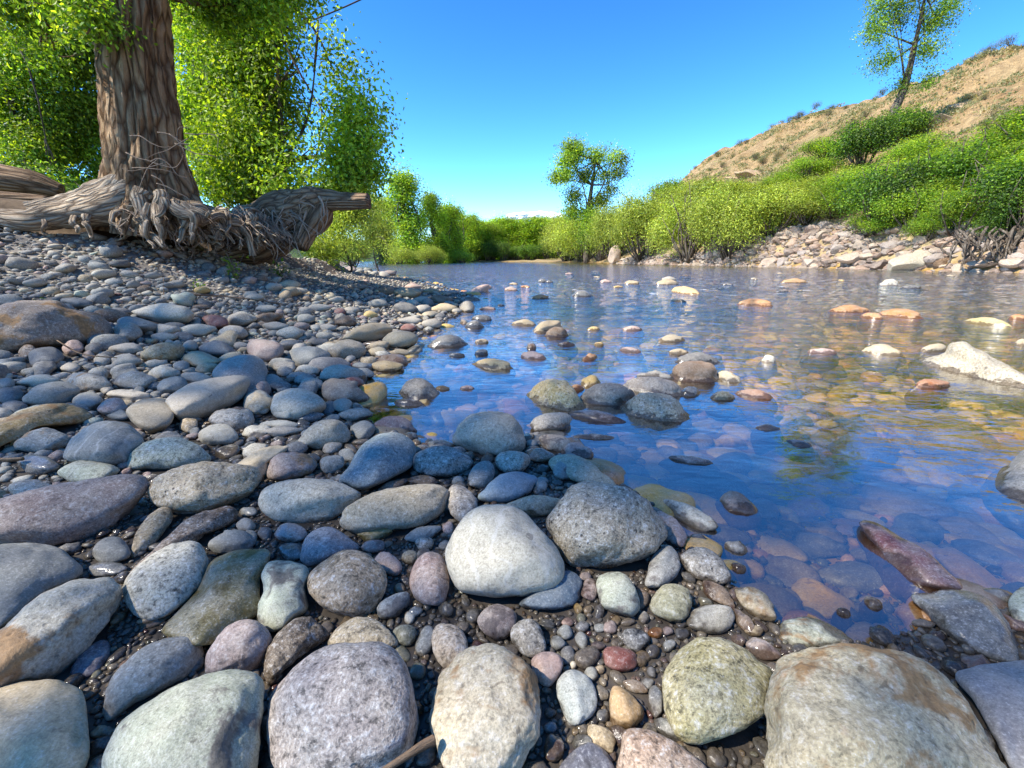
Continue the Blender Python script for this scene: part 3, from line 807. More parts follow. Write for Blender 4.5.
E('C', 227, 322, 30, 9, 0, 'w', 'brown', 'rock', 'flat brown stone just below the leaning pair', None, emerge=True)
E('C', 107, 330, 16, 14, 0, 'w', 'brown', 'pebble', 'small dark round stone left of the leaning pair', None, emerge=True)
E('C', 113, 362, 42, 16, -6, 's', 'pink', 'rock', 'pinkish tan stone awash below the small dark round one', None, emerge=True)
E('C', 307, 367, 26, 12, 12, 's', 'orange', 'rock', 'small peach stone awash behind the yellow pool boulder', None, emerge=True)
E('C', 320, 270, 22, 9, 0, 's', 'yellow', 'rock', None, None, emerge=True)
E('C', 338, 323, 16, 9, 0, 's', 'yellow', 'rock', None, None, emerge=True)
E('C', 452, 270, 34, 11, 0, 's', 'pink', 'rock', 'flat pink stone awash in mid river right of the leaning pair', None, emerge=True)
E('C', 585, 305, 46, 15, 4, 's', 'buff', 'rock', 'cream wedge stone awash in mid river', None, emerge=True)
E('C', 445, 342, 38, 11, -6, 's', 'pink', 'rock', 'pale pink stone awash left of the cream wedge stone', None, emerge=True)
E('C', 610, 350, 34, 13, 0, 's', 'tan', 'rock', 'khaki stone awash just behind the slate stone of the pool row', None, emerge=True)
E('C', 650, 722, 82, 20, -8, 'w', 'purple', 'cobble', 'lone violet-grey stone lying just under the calm pool surface', None, emerge=True, low=True)
E('C', 375, 738, 26, 9, -10, 'w', 'purple', 'cobble', None, None, emerge=True, low=True)
E('C', 775, 435, 46, 20, -10, 's', 'buff', 'cobble', 'cream stone awash right of the warm brown boulder', None, emerge=True)
E('D', 105, 492, 62, 17, -8, 's', 'orange', 'cobble', 'peach coloured stone awash near the sunlit shallows', None, emerge=True, colr=(.42, .24, .16))
E('D', 150, 612, 46, 17, -4, 'w', 'purple', 'cobble', 'plum brown stone under the ripples right of the pool row', None, emerge=True, low=True)
E('D', 255, 665, 50, 18, -10, 'w', 'purple', 'cobble', None, None, emerge=True, low=True)
E('G', 880, 265, 72, 48, -28, 's', 'brown', 'boulder', 'rounded brown stone with a pale face submerged in the blue pool', None, emerge=True, low=True, colr=(.30, .2, .16))
E('G', 875, 400, 40, 20, -20, 'd', 'grey', 'pebble', 'small wet stone breaking the pool surface near the margin cobble', None, emerge=True)
E('G', 882, 470, 28, 16, -20, 'w', 'brown', 'pebble', None, None, emerge=True)
E('G', 750, 375, 36, 20, -20, 'w', 'dark grey', 'pebble', None, None, emerge=True)
E('H', 510, 590, 34, 18, -25, 'w', 'brown', 'pebble', 'small brown pebble poking out of the deep blue pool', None, emerge=True)
E('H', 410, 622, 26, 14, -25, 'w', 'brown', 'pebble', None, None, emerge=True)
E('D', 240, 108, 46, 11, 0, 's', 'orange', 'rock', 'rusty tan flat rock in the far riffle', None, emerge=True, colr=(.36, .22, .1))
E('D', 562, 115, 34, 15, 10, 'd', 'white', 'rock', 'whitish knobby rock in the far riffle before the rubble bank', None, emerge=True)
E('D', 640, 128, 40, 8, 0, 'w', 'dark grey', 'rock', 'dark flat stone right of the whitish knobby rock', None, emerge=True)
E('D', 430, 205, 70, 17, 0, 's', 'orange', 'rock', 'long rust orange rock glowing in the sun in mid river', 'the rust orange rock', emerge=True)
E('D', 605, 220, 72, 20, -4, 's', 'orange', 'rock', 'rust brown rock awash right of the long rust orange rock', None, emerge=True, colr=(.33, .15, .04))
E('D', 505, 228, 40, 14, -4, 's', 'orange', 'rock', None, None, emerge=True)
E('D', 900, 248, 80, 18, -5, 's', 'yellow', 'rock', 'flat olive yellow slab rock with a dark underside in mid river', 'the olive yellow slab', emerge=True, colr=(.36, .31, .15))
E('D', 1005, 232, 34, 13, 0, 's', 'orange', 'rock', 'rusty rock behind the olive yellow slab at the right', None, emerge=True)
E('D', 337, 347, 56, 12, -2, 's', 'pink', 'rock', 'flat salmon stone in the sunlit water', None, emerge=True)
P('D', [(475, 345), (500, 325), (550, 322), (605, 345), (595, 360), (540, 368)], 's', 'buff', 'rock', 'pale cream hump stone in the sunlit water right of the salmon stone', 'the cream hump', emerge=True, seed=75)
P('D', [(695, 385), (710, 362), (750, 345), (775, 318), (820, 312), (870, 340), (930, 375), (1030, 420), (1100, 470), (1030, 490), (940, 458), (850, 440), (760, 428)], 'r', 'white', 'rock',
  'large angular white slab in the sunlit shallows at the right', 'the angular white slab', emerge=True, seed=76, colr=(.40, .37, .29), facet=1)
E('D', 718, 338, 44, 18, 8, 's', 'buff', 'rock', 'small cream slab touching the back of the angular white slab', None, emerge=True)
E('D', 712, 458, 60, 18, 0, 's', 'orange', 'rock', 'red-brown rounded stone in front of the angular white slab', None, emerge=True, colr=(.28, .11, .04))
E('D', 1015, 320, 24, 16, 20, 's', 'buff', 'rock', 'cream stone cut by the right edge behind the white slab', None, emerge=True)
# --- stones along the waterline to the far point of the gravel bar
E('B', 775, 232, 27, 24, 0, 's', 'grey', 'cobble', 'grey cobble standing at the tip of the gravel bar', 'the bar tip cobble', emerge=True)
E('B', 825, 268, 33, 14, 0, 'w', 'dark grey', 'cobble', 'dark flat cobble behind its glossy twin off the bar tip', None, emerge=True)
E('B', 800, 292, 30, 18, 0, 'w', 'dark grey', 'cobble', 'glossy black cobble off the bar tip', None, emerge=True)
E('B', 764, 280, 13, 11, 0, 'w', 'brown', 'pebble', None, None, emerge=True)
P('B', [(650, 350), (690, 325), (740, 325), (768, 350), (750, 368), (700, 376), (655, 365)], 'w', 'dark grey', 'cobble', 'glossy dark grey domed cobble in calm water off the bar', 'the glossy dome', emerge=True, seed=77, colr=(.15, .15, .15))
E('B', 825, 347, 23, 10, 0, 's', 'tan', 'pebble', 'small tan stone right of the glossy dome', None, emerge=True)
E('B', 825, 385, 22, 14, 0, 'w', 'dark grey', 'pebble', 'small dark round stone right of the glossy dome', None, emerge=True)
E('B', 740, 393, 28, 9, 0, 'w', 'dark grey', 'pebble', 'thin dark stone awash below the glossy dome', None, emerge=True)
E('B', 865, 425, 62, 21, -6, 's', 'tan', 'cobble', 'tan flat-topped cobble alone in the calm water', 'the lone tan cobble', emerge=True, colr=(.34, .27, .15))
E('B', 965, 285, 38, 12, 0, 's', 'tan', 'rock', None, None, emerge=True)
P('B', [(552, 520), (565, 485), (600, 470), (640, 480), (672, 515), (645, 545), (590, 550)], 'g', 'dark grey', 'cobble', 'dark humped cobble in the inlet beside the gravel bar', 'the dark inlet hump', emerge=True, seed=78, colr=(.15, .14, .13))
E('B', 575, 556, 50, 14, -4, 'w', 'dark grey', 'cobble', 'thin dark slab awash under the dark inlet hump', None, emerge=True)
E('B', 690, 506, 26, 9, 0, 's', 'tan', 'pebble', None, None, emerge=True)
E('B', 775, 505, 26, 9, 0, 's', 'pink', 'pebble', None, None, emerge=True)
E('B', 820, 172, 36, 17, 25, 's', 'pink', 'rock', 'pinkish slanted rock beyond the tip of the gravel bar', 'the pink slanted rock', emerge=True)
E('B', 848, 162, 11, 9, 0, 's', 'pink', 'rock', None, None, emerge=True)
E('B', 725, 180, 26, 9, 0, 's', 'pink', 'rock', None, None, emerge=True)
E('B', 925, 170, 22, 8, 0, 's', 'pink', 'rock', None, None, emerge=True)
E('B', 890, 223, 12, 5, 0, 'w', 'dark grey', 'rock', None, None, emerge=True)
E('B', 845, 235, 28, 8, 0, 's', 'pink', 'rock', None, None, emerge=True)
P('B', [(345, 335), (390, 300), (450, 282), (500, 285), (525, 305), (480, 340), (420, 348), (360, 345)], 's', 'tan', 'cobble', 'long tan cobble leaning behind the smooth helmet-like grey one near the inlet', 'the long tan leaner', seed=79)
E('B', 548, 342, 60, 34, 0, 's', 'grey', 'cobble', 'smooth khaki grey dome cobble at the inlet edge', 'the khaki dome', colr=(.26, .235, .18))
P('B', [(300, 375), (350, 342), (410, 348), (432, 380), (400, 412), (340, 415)], 'g', 'tan', 'cobble', 'dusty tan cobble left of the khaki dome', 'the dusty tan cobble', seed=80, colr=(.29, .26, .21))
E('B', 470, 383, 33, 19, 0, 's', 'buff', 'cobble')
E('B', 545, 388, 40, 16, 0, 's', 'tan', 'cobble')
E('B', 500, 435, 60, 24, 0, 's', 'tan', 'cobble', 'flat honey brown cobble with wet foot at the inlet edge', 'the honey brown cobble', colr=(.33, .25, .13))
E('B', 440, 415, 30, 18, 0, 'g', 'tan', 'cobble')
E('B', 300, 432, 80, 34, 4, 's', 'dark grey', 'cobble', 'broad dark slate cobble below the blue-grey block near the inlet', 'the broad slate cobble', colr=(.11, .12, .15))
P('B', [(170, 400), (180, 368), (260, 365), (310, 390), (280, 430), (200, 440)], 's', 'blue grey', 'cobble', 'blue-grey block-shaped cobble left of the broad slate cobble', 'the blue block', seed=81)
E('B', 145, 430, 46, 26, -8, 'g', 'grey', 'cobble')
E('B', 415, 455, 46, 18, -6, 's', 'blue grey', 'cobble')
P('B', [(275, 510), (300, 475), (370, 480), (430, 520), (440, 550), (380, 560), (300, 550)], 's', 'dark grey', 'cobble', 'dark brown-grey humped cobble at the head of the inlet', 'the brown-grey hump', seed=82, colr=(.14, .125, .115))
E('B', 245, 495, 42, 26, 0, 'g', 'grey', 'cobble')
P('B', [(105, 560), (130, 520), (200, 505), (270, 530), (295, 570), (250, 610), (170, 622), (115, 600)], 'g', 'pale grey', 'cobble', 'pale grey almond cobble left of the inlet head', 'the pale almond cobble', seed=83)
E('B', 60, 555, 50, 42, 0, 'g', 'pale grey', 'cobble')
E('B', 350, 565, 36, 26, 0, 's', 'grey', 'cobble')
E('B', 395, 597, 60, 24, 4, 'g', 'grey', 'cobble')
E('B', 420, 650, 42, 34, 10, 's', 'blue grey', 'cobble')
P('B', [(455, 630), (500, 602), (570, 610), (610, 665), (560, 665), (480, 655)], 's', 'purple', 'cobble', 'dull purple flat stone at the water above the slanted slate boulder', 'the dull purple stone', seed=84, colr=(.15, .11, .125))
E('B', 0, 492, 40, 42, 0, 'g', 'grey', 'cobble')
E('B', 15, 610, 36, 34, 0, 'd', 'grey', 'cobble')
E('B', 140, 655, 74, 20, 4, 's', 'grey', 'cobble')
E('B', 240, 605, 50, 20, 8, 'w', 'dark blue', 'cobble')
E('B', 305, 575, 30, 22, 50, 's', 'dark blue', 'cobble')
for t in [(655, 288, 35, 20, 's', 'grey'), (575, 302, 28, 16, 's', 'red'), (580, 276, 45, 15, 's', 'grey'), (360, 280, 38, 20, 's', 'brown'), (445, 257, 25, 15, 's', 'yellow'),
          (560, 235, 45, 22, 's', 'dark grey'), (625, 238, 30, 18, 'g', 'grey'), (700, 235, 50, 18, 's', 'tan'), (680, 205, 45, 17, 's', 'brown'), (570, 183, 50, 20, 's', 'tan'),
          (620, 205, 34, 12, 's', 'grey'), (500, 175, 42, 15, 's', 'brown'), (400, 160, 45, 10, 's', 'dark blue'), (740, 243, 18, 10, 's', 'grey'), (685, 262, 20, 13, 's', 'dark grey'),
          (170, 320, 46, 25, 'g', 'pale grey'), (225, 270, 32, 18, 's', 'blue grey'), (10, 270, 46, 25, 'g', 'pale grey'), (0, 320, 26, 22, 'g', 'grey'), (120, 295, 50, 16, 's', 'grey'),
          (590, 160, 30, 12, 's', 'pink'), (650, 175, 36, 10, 's', 'tan'), (380, 240, 30, 13, 's', 'grey'), (470, 218, 40, 16, 's', 'blue grey'), (200, 175, 36, 12, 's', 'grey'),
          (270, 232, 44, 15, 's', 'grey'), (180, 178, 30, 14, 's', 'tan'), (330, 205, 30, 12, 's', 'grey'), (90, 235, 40, 14, 's', 'blue grey'), (300, 300, 30, 14, 's', 'grey'),
          (310, 455, 40, 14, 's', 'pink'), (455, 357, 45, 12, 'w', 'brown'), (560, 412, 26, 9, 's', 'tan'), (265, 350, 40, 16, 's', 'dark grey'), (20, 400, 0, 0, 's', 'grey')]:
    if t[2]: E('B', t[0], t[1], t[2], t[3], 0, t[4], t[5])
# --- dry bar on the left
P('A', [(-120, 330), (0, 290), (100, 275), (190, 275), (250, 300), (320, 310), (370, 340), (385, 400), (350, 430), (280, 435), (180, 440), (90, 445), (60, 470), (-60, 470), (-140, 420)], 'b', 'brown', 'boulder',
  'big two-humped brown-grey boulder at the left edge of the dry bar', 'the two-humped boulder', seed=90, colr=(.21, .17, .15))
P('A', [(440, 320), (480, 295), (560, 285), (640, 295), (665, 330), (640, 355), (580, 360), (500, 345)], 'g', 'pale grey', 'boulder', 'low pale boulder right of the two-humped boulder', 'the low pale boulder', seed=91)
E('A', 470, 360, 76, 28, -10, 's', 'blue grey', 'cobble', 'flat bluish cobble in front of the low pale boulder', None)
E('A', 435, 385, 50, 36, 0, 'g', 'grey', 'cobble', 'blocky grey cobble beside the right hump of the two-humped boulder', None)
E('A', 557, 453, 78, 35, 7, 'b', 'tan', 'cobble', 'oblong tan cobble with a stained side, in front of the low pale boulder', 'the oblong tan cobble', colr=(.33, .28, .18))
E('A', 250, 437, 38, 28, 0, 'g', 'pink', 'cobble', 'rosy grey rounded cobble in front of the two-humped boulder', None)
E('A', 155, 470, 62, 38, 5, 's', 'dark blue', 'cobble', 'navy cobble piled in front of the two-humped boulder', 'the navy cobble')
E('A', 150, 506, 46, 27, 15, 's', 'dark blue', 'cobble')
E('A', 95, 460, 32, 36, 0, 'r', 'brown', 'cobble')
P('A', [(725, 520), (760, 480), (840, 458), (900, 480), (912, 540), (880, 580), (800, 590), (740, 550)], 'g', 'blue grey', 'boulder', 'big lumpy blue-grey boulder behind the long pale tapered one', 'the lumpy blue-grey boulder', seed=92, colr=(.22, .235, .26))
P('A', [(565, 610), (620, 570), (720, 540), (820, 528), (855, 550), (830, 610), (760, 650), (680, 685), (620, 690), (580, 650)], 's', 'pale grey', 'boulder', 'long tapered pale boulder slanting up to the right on the dry bar', 'the tapered pale boulder', seed=93, colr=(.36, .34, .31))
E('A', 885, 625, 46, 42, 0, 'g', 'buff', 'cobble', 'cream rounded cobble right of the tapered pale boulder', None)
E('A', 980, 632, 58, 50, 0, 's', 'pale grey', 'boulder', 'rounded pale grey cobble with a yellowish side, right of the cream one', None)
E('A', 790, 683, 78, 40, 0, 'r', 'grey', 'cobble', 'dark-patched grey cobble below the tapered pale boulder', None)
P('A', [(430, 650), (480, 615), (560, 610), (595, 650), (580, 700), (520, 725), (460, 700)], 's', 'tan', 'cobble', 'khaki cobble with a dark blue end left of the tapered pale boulder', 'the khaki dark-ended cobble', seed=94, colr=(.24, .22, .18))
E('A', 402, 665, 46, 20, -6, 's', 'blue grey', 'cobble')
E('A', 645, 700, 33, 28, 0, 'r', 'tan', 'cobble')
E('A', 745, 735, 70, 38, 0, 's', 'pale grey', 'cobble', 'smooth whitish cobble with one dark dot below the tapered pale boulder', 'the dotted whitish cobble')
for t in [(665, 725, 18, 20, 0, 'g', 'blue grey'), (460, 550, 74, 32, 2, 'g', 'grey'), (560, 522, 56, 24, 0, 'v', 'pale grey'), (590, 565, 56, 30, 8, 's', 'blue grey'), (672, 540, 62, 20, -6, 's', 'grey'),
          (300, 555, 82, 34, -4, 'b', 'grey'), (178, 600, 100, 46, 10, 's', 'blue grey'), (300, 620, 52, 34, 0, 's', 'blue grey'), (385, 640, 52, 32, 5, 'g', 'pink'), (440, 600, 80, 22, -4, 's', 'grey'),
          (130, 550, 78, 22, 4, 's', 'pale grey'), (35, 600, 46, 30, 0, 's', 'dark blue'), (50, 640, 46, 26, 0, 's', 'dark blue'), (20, 490, 32, 18, 0, 's', 'blue grey'), (355, 185, 46, 18, 0, 'g', 'pale grey'),
          (350, 250, 42, 20, 0, 's', 'blue grey'), (225, 165, 38, 18, 0, 'g', 'grey'), (455, 220, 26, 13, 0, 's', 'grey'), (690, 240, 30, 14, 0, 's', 'yellow'), (410, 150, 42, 15, 0, 's', 'dark grey'),
          (262, 284, 60, 20, -6, 's', 'dark blue'), (400, 314, 52, 15, 0, 's', 'dark grey'), (320, 440, 30, 22, 0, 's', 'dark grey'), (303, 463, 22, 18, 0, 's', 'purple'), (350, 478, 32, 22, 0, 'g', 'grey'),
          (430, 482, 56, 25, 0, 's', 'grey'), (430, 440, 62, 20, 0, 's', 'grey'), (670, 378, 70, 24, 4, 's', 'pale grey'), (735, 347, 46, 24, -10, 's', 'red'), (795, 386, 52, 26, 0, 'g', 'grey'),
          (820, 340, 46, 24, 0, 'g', 'grey'), (650, 430, 28, 20, 0, 's', 'grey'), (685, 478, 66, 28, -6, 's', 'tan'), (740, 443, 62, 30, -6, 's', 'dark blue'), (905, 445, 66, 40, -8, 's', 'purple'),
          (960, 495, 46, 26, 5, 's', 'pale grey'), (500, 640, 0, 0, 0, 's', 'grey'), (20, 560, 34, 22, 0, 's', 'blue grey'), (100, 520, 30, 16, 0, 's', 'blue grey'), (560, 400, 50, 16, 0, 's', 'grey'),
          (600, 345, 0, 0, 0, 's', 'grey'), (910, 335, 60, 18, 8, 's', 'brown'), (870, 265, 34, 14, 0, 's', 'grey'), (935, 230, 30, 16, 0, 's', 'grey'), (990, 245, 30, 18, 0, 's', 'tan'),
          (600, 220, 34, 14, 0, 's', 'grey'), (320, 230, 30, 14, 0, 's', 'grey'), (520, 190, 36, 12, 0, 's', 'grey'), (760, 205, 26, 12, 0, 's', 'blue grey'), (120, 215, 46, 16, 0, 's', 'grey'),
          (820, 430, 30, 14, 0, 's', 'grey'), (620, 498, 30, 18, 0, 's', 'blue grey'), (930, 550, 40, 20, 0, 's', 'blue grey'), (1000, 390, 50, 18, 4, 's', 'grey'), (240, 505, 36, 18, 0, 's', 'grey'),
          (190, 640, 0, 0, 0, 's', 'grey'), (365, 580, 24, 16, 0, 's', 'grey'), (955, 700, 70, 18, -2, 's', 'pale grey')]:
    if t[2]: E('A', *t)
E('B', 285, 500, 0.1, 0.1, 0, 's', 'grey') if False else None
# --- gravel patch stones near the bottom
E('K', 477, 396, 62, 44, -15, 's', 'red', 'cobble', 'dark red pebble in the wet gravel patch', 'the dark red pebble', colr=(.16, .055, .05))
E('K', 330, 525, 96, 68, -78, 'd', 'pale green', 'cobble', 'pale blue-green egg cobble with grey scars in the wet gravel', 'the scarred egg cobble', colr=(.34, .39, .42))
P('K', [(445, 500), (480, 488), (520, 520), (560, 575), (540, 620), (470, 640), (445, 600)], 's', 'tan', 'cobble', 'honey tan triangular cobble in the wet gravel', 'the tan triangle', seed=97, colr=(.38, .26, .13))
P('K', [(175, 400), (220, 370), (275, 385), (280, 430), (240, 490), (195, 470)], 's', 'pink', 'cobble', 'pale rosy faceted cobble right of the blotched oval boulder', 'the rosy faceted cobble', seed=98)
E('K', 600, 540, 58, 26, 95, 'w', 'dark blue', 'cobble', 'upright navy pebble beside the yellow-green granite boulder')
P('K', [(480, 700), (490, 640), (560, 632), (650, 670), (780, 770), (780, 860), (480, 860)], 'G', 'pink', 'boulder', 'pink granite boulder with black grains at the bottom edge', 'the pink granite boulder', seed=99, colr=(.36, .27, .22))
P('K', [(260, 780), (350, 685), (420, 700), (460, 780), (400, 850), (280, 850)], 'w', 'dark blue', 'boulder', 'dark navy boulder with pale dots at the bottom edge', 'the dotted navy boulder', seed=100, colr=(.075, .085, .14))
E('K', 415, 667, 60, 38, -45, 'b', 'tan', 'cobble', 'tan and olive cobble above the dotted navy boulder')
E('K', 648, 636, 60, 34, -28, 'd', 'blue grey', 'cobble', 'wet blue cobble with specks above the pink granite boulder')
E('K', 252, 700, 36, 50, 0, 'w', 'brown', 'cobble', 'black-brown wet cobble between the blotched boulder and the dotted navy one')
E('K', 810, 172, 66, 30, -35, 'b', 'brown', 'cobble', 'angular amber brown cobble above the white-grey cobble', None, facet=1)
E('K', 902, 270, 58, 24, -50, 'w', 'brown', 'cobble')
P('K', [(905, 350), (940, 320), (1000, 350), (1030, 390), (960, 400)], 'w', 'purple', 'cobble', 'plum brown wet cobble wedged above the yellow-green granite boulder', None, seed=101)
E('K', 530, 330, 48, 40, -20, 'r', 'dark blue', 'cobble')
E('K', 375, 160, 30, 40, 0, 'g', 'pink', 'cobble', 'rosy grey pebble left of the scarred whitish wedge')
E('K', 550, 190, 28, 36, 0, 's', 'brown', 'cobble', 'dark brown pebble right of the scarred whitish wedge')
for t in [(290, 305, 26, 26, 0, 's', 'blue grey'), (262, 342, 28, 26, 0, 's', 'blue grey'), (347, 332, 32, 20, -70, 's', 'blue grey'), (402, 352, 25, 18, 0, 'd', 'purple'), (445, 288, 25, 24, 0, 's', 'purple'),
          (408, 290, 20, 16, 0, 's', 'blue grey'), (380, 448, 22, 28, 0, 's', 'blue grey'), (360, 116, 22, 18, 0, 's', 'purple'), (600, 306, 26, 20, 0, 's', 'orange'), (690, 310, 26, 22, 0, 's', 'dark blue'),
          (300, 385, 26, 34, 0, 's', 'dark grey'), (350, 285, 24, 20, 0, 'w', 'dark grey'), (560, 255, 18, 22, 0, 's', 'grey'), (640, 300, 20, 18, 0, 's', 'purple'), (645, 350, 26, 20, 40, 'w', 'blue grey'),
          (572, 480, 22, 20, 0, 's', 'dark blue'), (420, 590, 22, 26, 0, 'w', 'dark blue'), (240, 580, 22, 18, 0, 's', 'brown'), (935, 300, 34, 20, -10, 's', 'tan'), (585, 440, 16, 24, 30, 's', 'dark grey'),
          (410, 432, 18, 16, 0, 's', 'tan'), (465, 265, 16, 18, 0, 's', 'tan'), (318, 418, 12, 16, 0, 's', 'white'), (530, 490, 46, 22, -20, 'w', 'brown'), (505, 270, 26, 14, 10, 's', 'grey'),
          (335, 225, 14, 22, 20, 's', 'yellow'), (240, 630, 24, 22, 0, 'w', 'dark blue'), (155, 470, 20, 16, 0, 's', 'brown'), (300, 270, 22, 16, 0, 's', 'pink'), (590, 370, 24, 26, 0, 's', 'dark grey'),
          (870, 360, 26, 16, -30, 's', 'dark grey'), (850, 210, 30, 14, -40, 'w', 'brown'), (690, 275, 22, 16, 0, 's', 'dark blue'), (640, 740, 60, 26, -20, 'w', 'dark blue')]:
    E('K', *t[:5], t[5], t[6], 'pebble')
for t in [(20, 325, 34, 24, 0, 's', 'grey'), (30, 370, 30, 30, 0, 's', 'blue grey'), (85, 355, 26, 24, 30, 's', 'dark blue'), (30, 280, 32, 18, 0, 'w', 'blue grey'), (230, 15, 22, 18, 0, 's', 'blue grey'),
          (175, 415, 46, 32, -10, 'w', 'dark grey'), (60, 400, 0, 0, 0, 's', 'grey'), (660, 330, 0, 0, 0, 's', 'grey'), (545, 540, 22, 18, 0, 's', 'tan'), (600, 620, 26, 18, 20, 'w', 'blue grey'),
          (745, 175, 22, 18, 0, 's', 'blue grey'), (700, 395, 22, 18, 0, 's', 'dark grey')]:
    if t[2]: E('F', *t[:5], t[5], t[6], 'pebble')
for t in [(205, 190, 34, 26, 60, 's', 'blue grey'), (640, 500, 0, 0, 0, 's', 'grey')]:
    if t[2]: E('G', *t[:5], t[5], t[6], 'pebble')


# smaller stones awash in the riffle, between the ones outlined above
_rr = np.random.default_rng(2024)
_n = 0
while _n < 18:
    u_ = _rr.uniform(470, 1020); v_ = 272 + 130 * _rr.random() ** 1.7
    if v_ > 306: continue
    if v_ > 340 and u_ < 700: continue
    w_ = (v_ - 258) * _rr.uniform(.05, .17) + 2.5
    if any(abs(u_ - q_['c_'][0]) < q_['c_'][2] + w_ and abs(v_ - q_['c_'][1]) < (q_['c_'][2] + w_) * .45 for q_ in HERO if 'c_' in q_): continue
    if any('ell' in q_ and abs(u_ - q_['ell'][0]) < q_['ell'][2] + w_ * .8 and abs(v_ - q_['ell'][1]) < q_['ell'][3] + w_ * .3 for q_ in HERO): continue
    if u_ > 925 and v_ > 335: continue
    k_ = ['orange', 'tan', 'brown', 'pink', 'dark grey', 'grey', 'buff', 'yellow'][_rr.integers(8)]
    HERO.append(dict(ell=(u_, v_, w_, w_ * _rr.uniform(.22, .4), _rr.uniform(-8, 8)), mat=['s', 'w', 'g', 's'][_rr.integers(4)], col=k_, cat='rock', label=None, short=None,
                     emerge=True, low=bool(_rr.random() < .55), c_=(u_, v_, w_)))
    _n += 1


# ------------------------------------------------------------------ stone builder
def jac(p):
    d = p - CAM
    X, Y, Z = d @ RV, d @ UV, d @ FV
    return np.array([FPX * (RV / Z - X * FV / Z ** 2), -FPX * (UV / Z - Y * FV / Z ** 2)])


def poly_ellipse(pts):
    """dense outline, centroid and covariance-equivalent ellipse (as Sigma with boundary x^T S^-1 x = 1)"""
    pts = np.array(pts, float); n = len(pts)
    Pm = np.vstack([pts[-1], pts, pts[0], pts[1]])
    out = []
    for i in range(n):
        p0, p1, p2, p3 = Pm[i], Pm[i + 1], Pm[i + 2], Pm[i + 3]
        for f in np.linspace(0, 1, 8, endpoint=False):
            out.append(.5 * ((2 * p1) + (-p0 + p2) * f + (2 * p0 - 5 * p1 + 4 * p2 - p3) * f ** 2 + (-p0 + 3 * p1 - 3 * p2 + p3) * f ** 3))
    D = np.array(out)
    x, y = D[:, 0], D[:, 1]; x2, y2 = np.roll(x, -1), np.roll(y, -1)
    cr = x * y2 - x2 * y; A = cr.sum() / 2
    cx = ((x + x2) * cr).sum() / (6 * A); cy = ((y + y2) * cr).sum() / (6 * A)
    x, y, x2, y2 = x - cx, y - cy, x2 - cx, y2 - cy
    cr = x * y2 - x2 * y
    A = cr.sum() / 2
    Ixx = ((x * x + x * x2 + x2 * x2) * cr).sum() / 12 / A
    Iyy = ((y * y + y * y2 + y2 * y2) * cr).sum() / 12 / A
    Ixy = ((x * y2 + 2 * x * y + 2 * x2 * y2 + x2 * y) * cr).sum() / 24 / A
    S = 4 * np.array([[Ixx, Ixy], [Ixy, Iyy]])
    return D, np.array([cx, cy]), S


def solve_axes(S, c, k):
    """horizontal 2x2 shape matrix and vertical half height whose silhouette is S"""
    J = jac(c); Jx = J[:, :2]; Jz = J[:, 2:3]
    Ji = np.linalg.inv(Jx)
    lo, hi = 1e-5, 3.0

    def M(C):
        m = Ji @ (S - C * C * (Jz @ Jz.T)) @ Ji.T
        w, V = np.linalg.eigh(m)
        return w, V
    for _ in range(50):
        mid = (lo + hi) / 2
        w, V = M(mid)
        ok = w[0] > 0 and k * math.sqrt(w[0]) > mid
        if ok: lo = mid
        else: hi = mid
    w, V = M(lo)
    a = np.sqrt(np.maximum(w, (lo / k * .9) ** 2 + 1e-10))
    a = np.minimum(a, a.min() * 2.6)
    return a, V, lo


def stone_dirs(sub, rs, facets, amp):
    D, F = ico(sub)
    r = 1 + amp * .7 * vnoise(D * 1.3 + rs.uniform(0, 40, 3)) + amp * .35 * vnoise(D * 2.9 + rs.uniform(0, 40, 3))
    for _ in range(facets):
        m = rs.normal(size=3); m /= np.linalg.norm(m)
        d = rs.uniform(.80, .95)
        q = D @ m
        lim = np.where(q > .05, d / np.maximum(q, .05), 20)
        h = 14.0
        r = -np.log(np.exp(-h * r) + np.exp(-h * lim)) / h
    return D * r[:, None], F


N_ST = 0


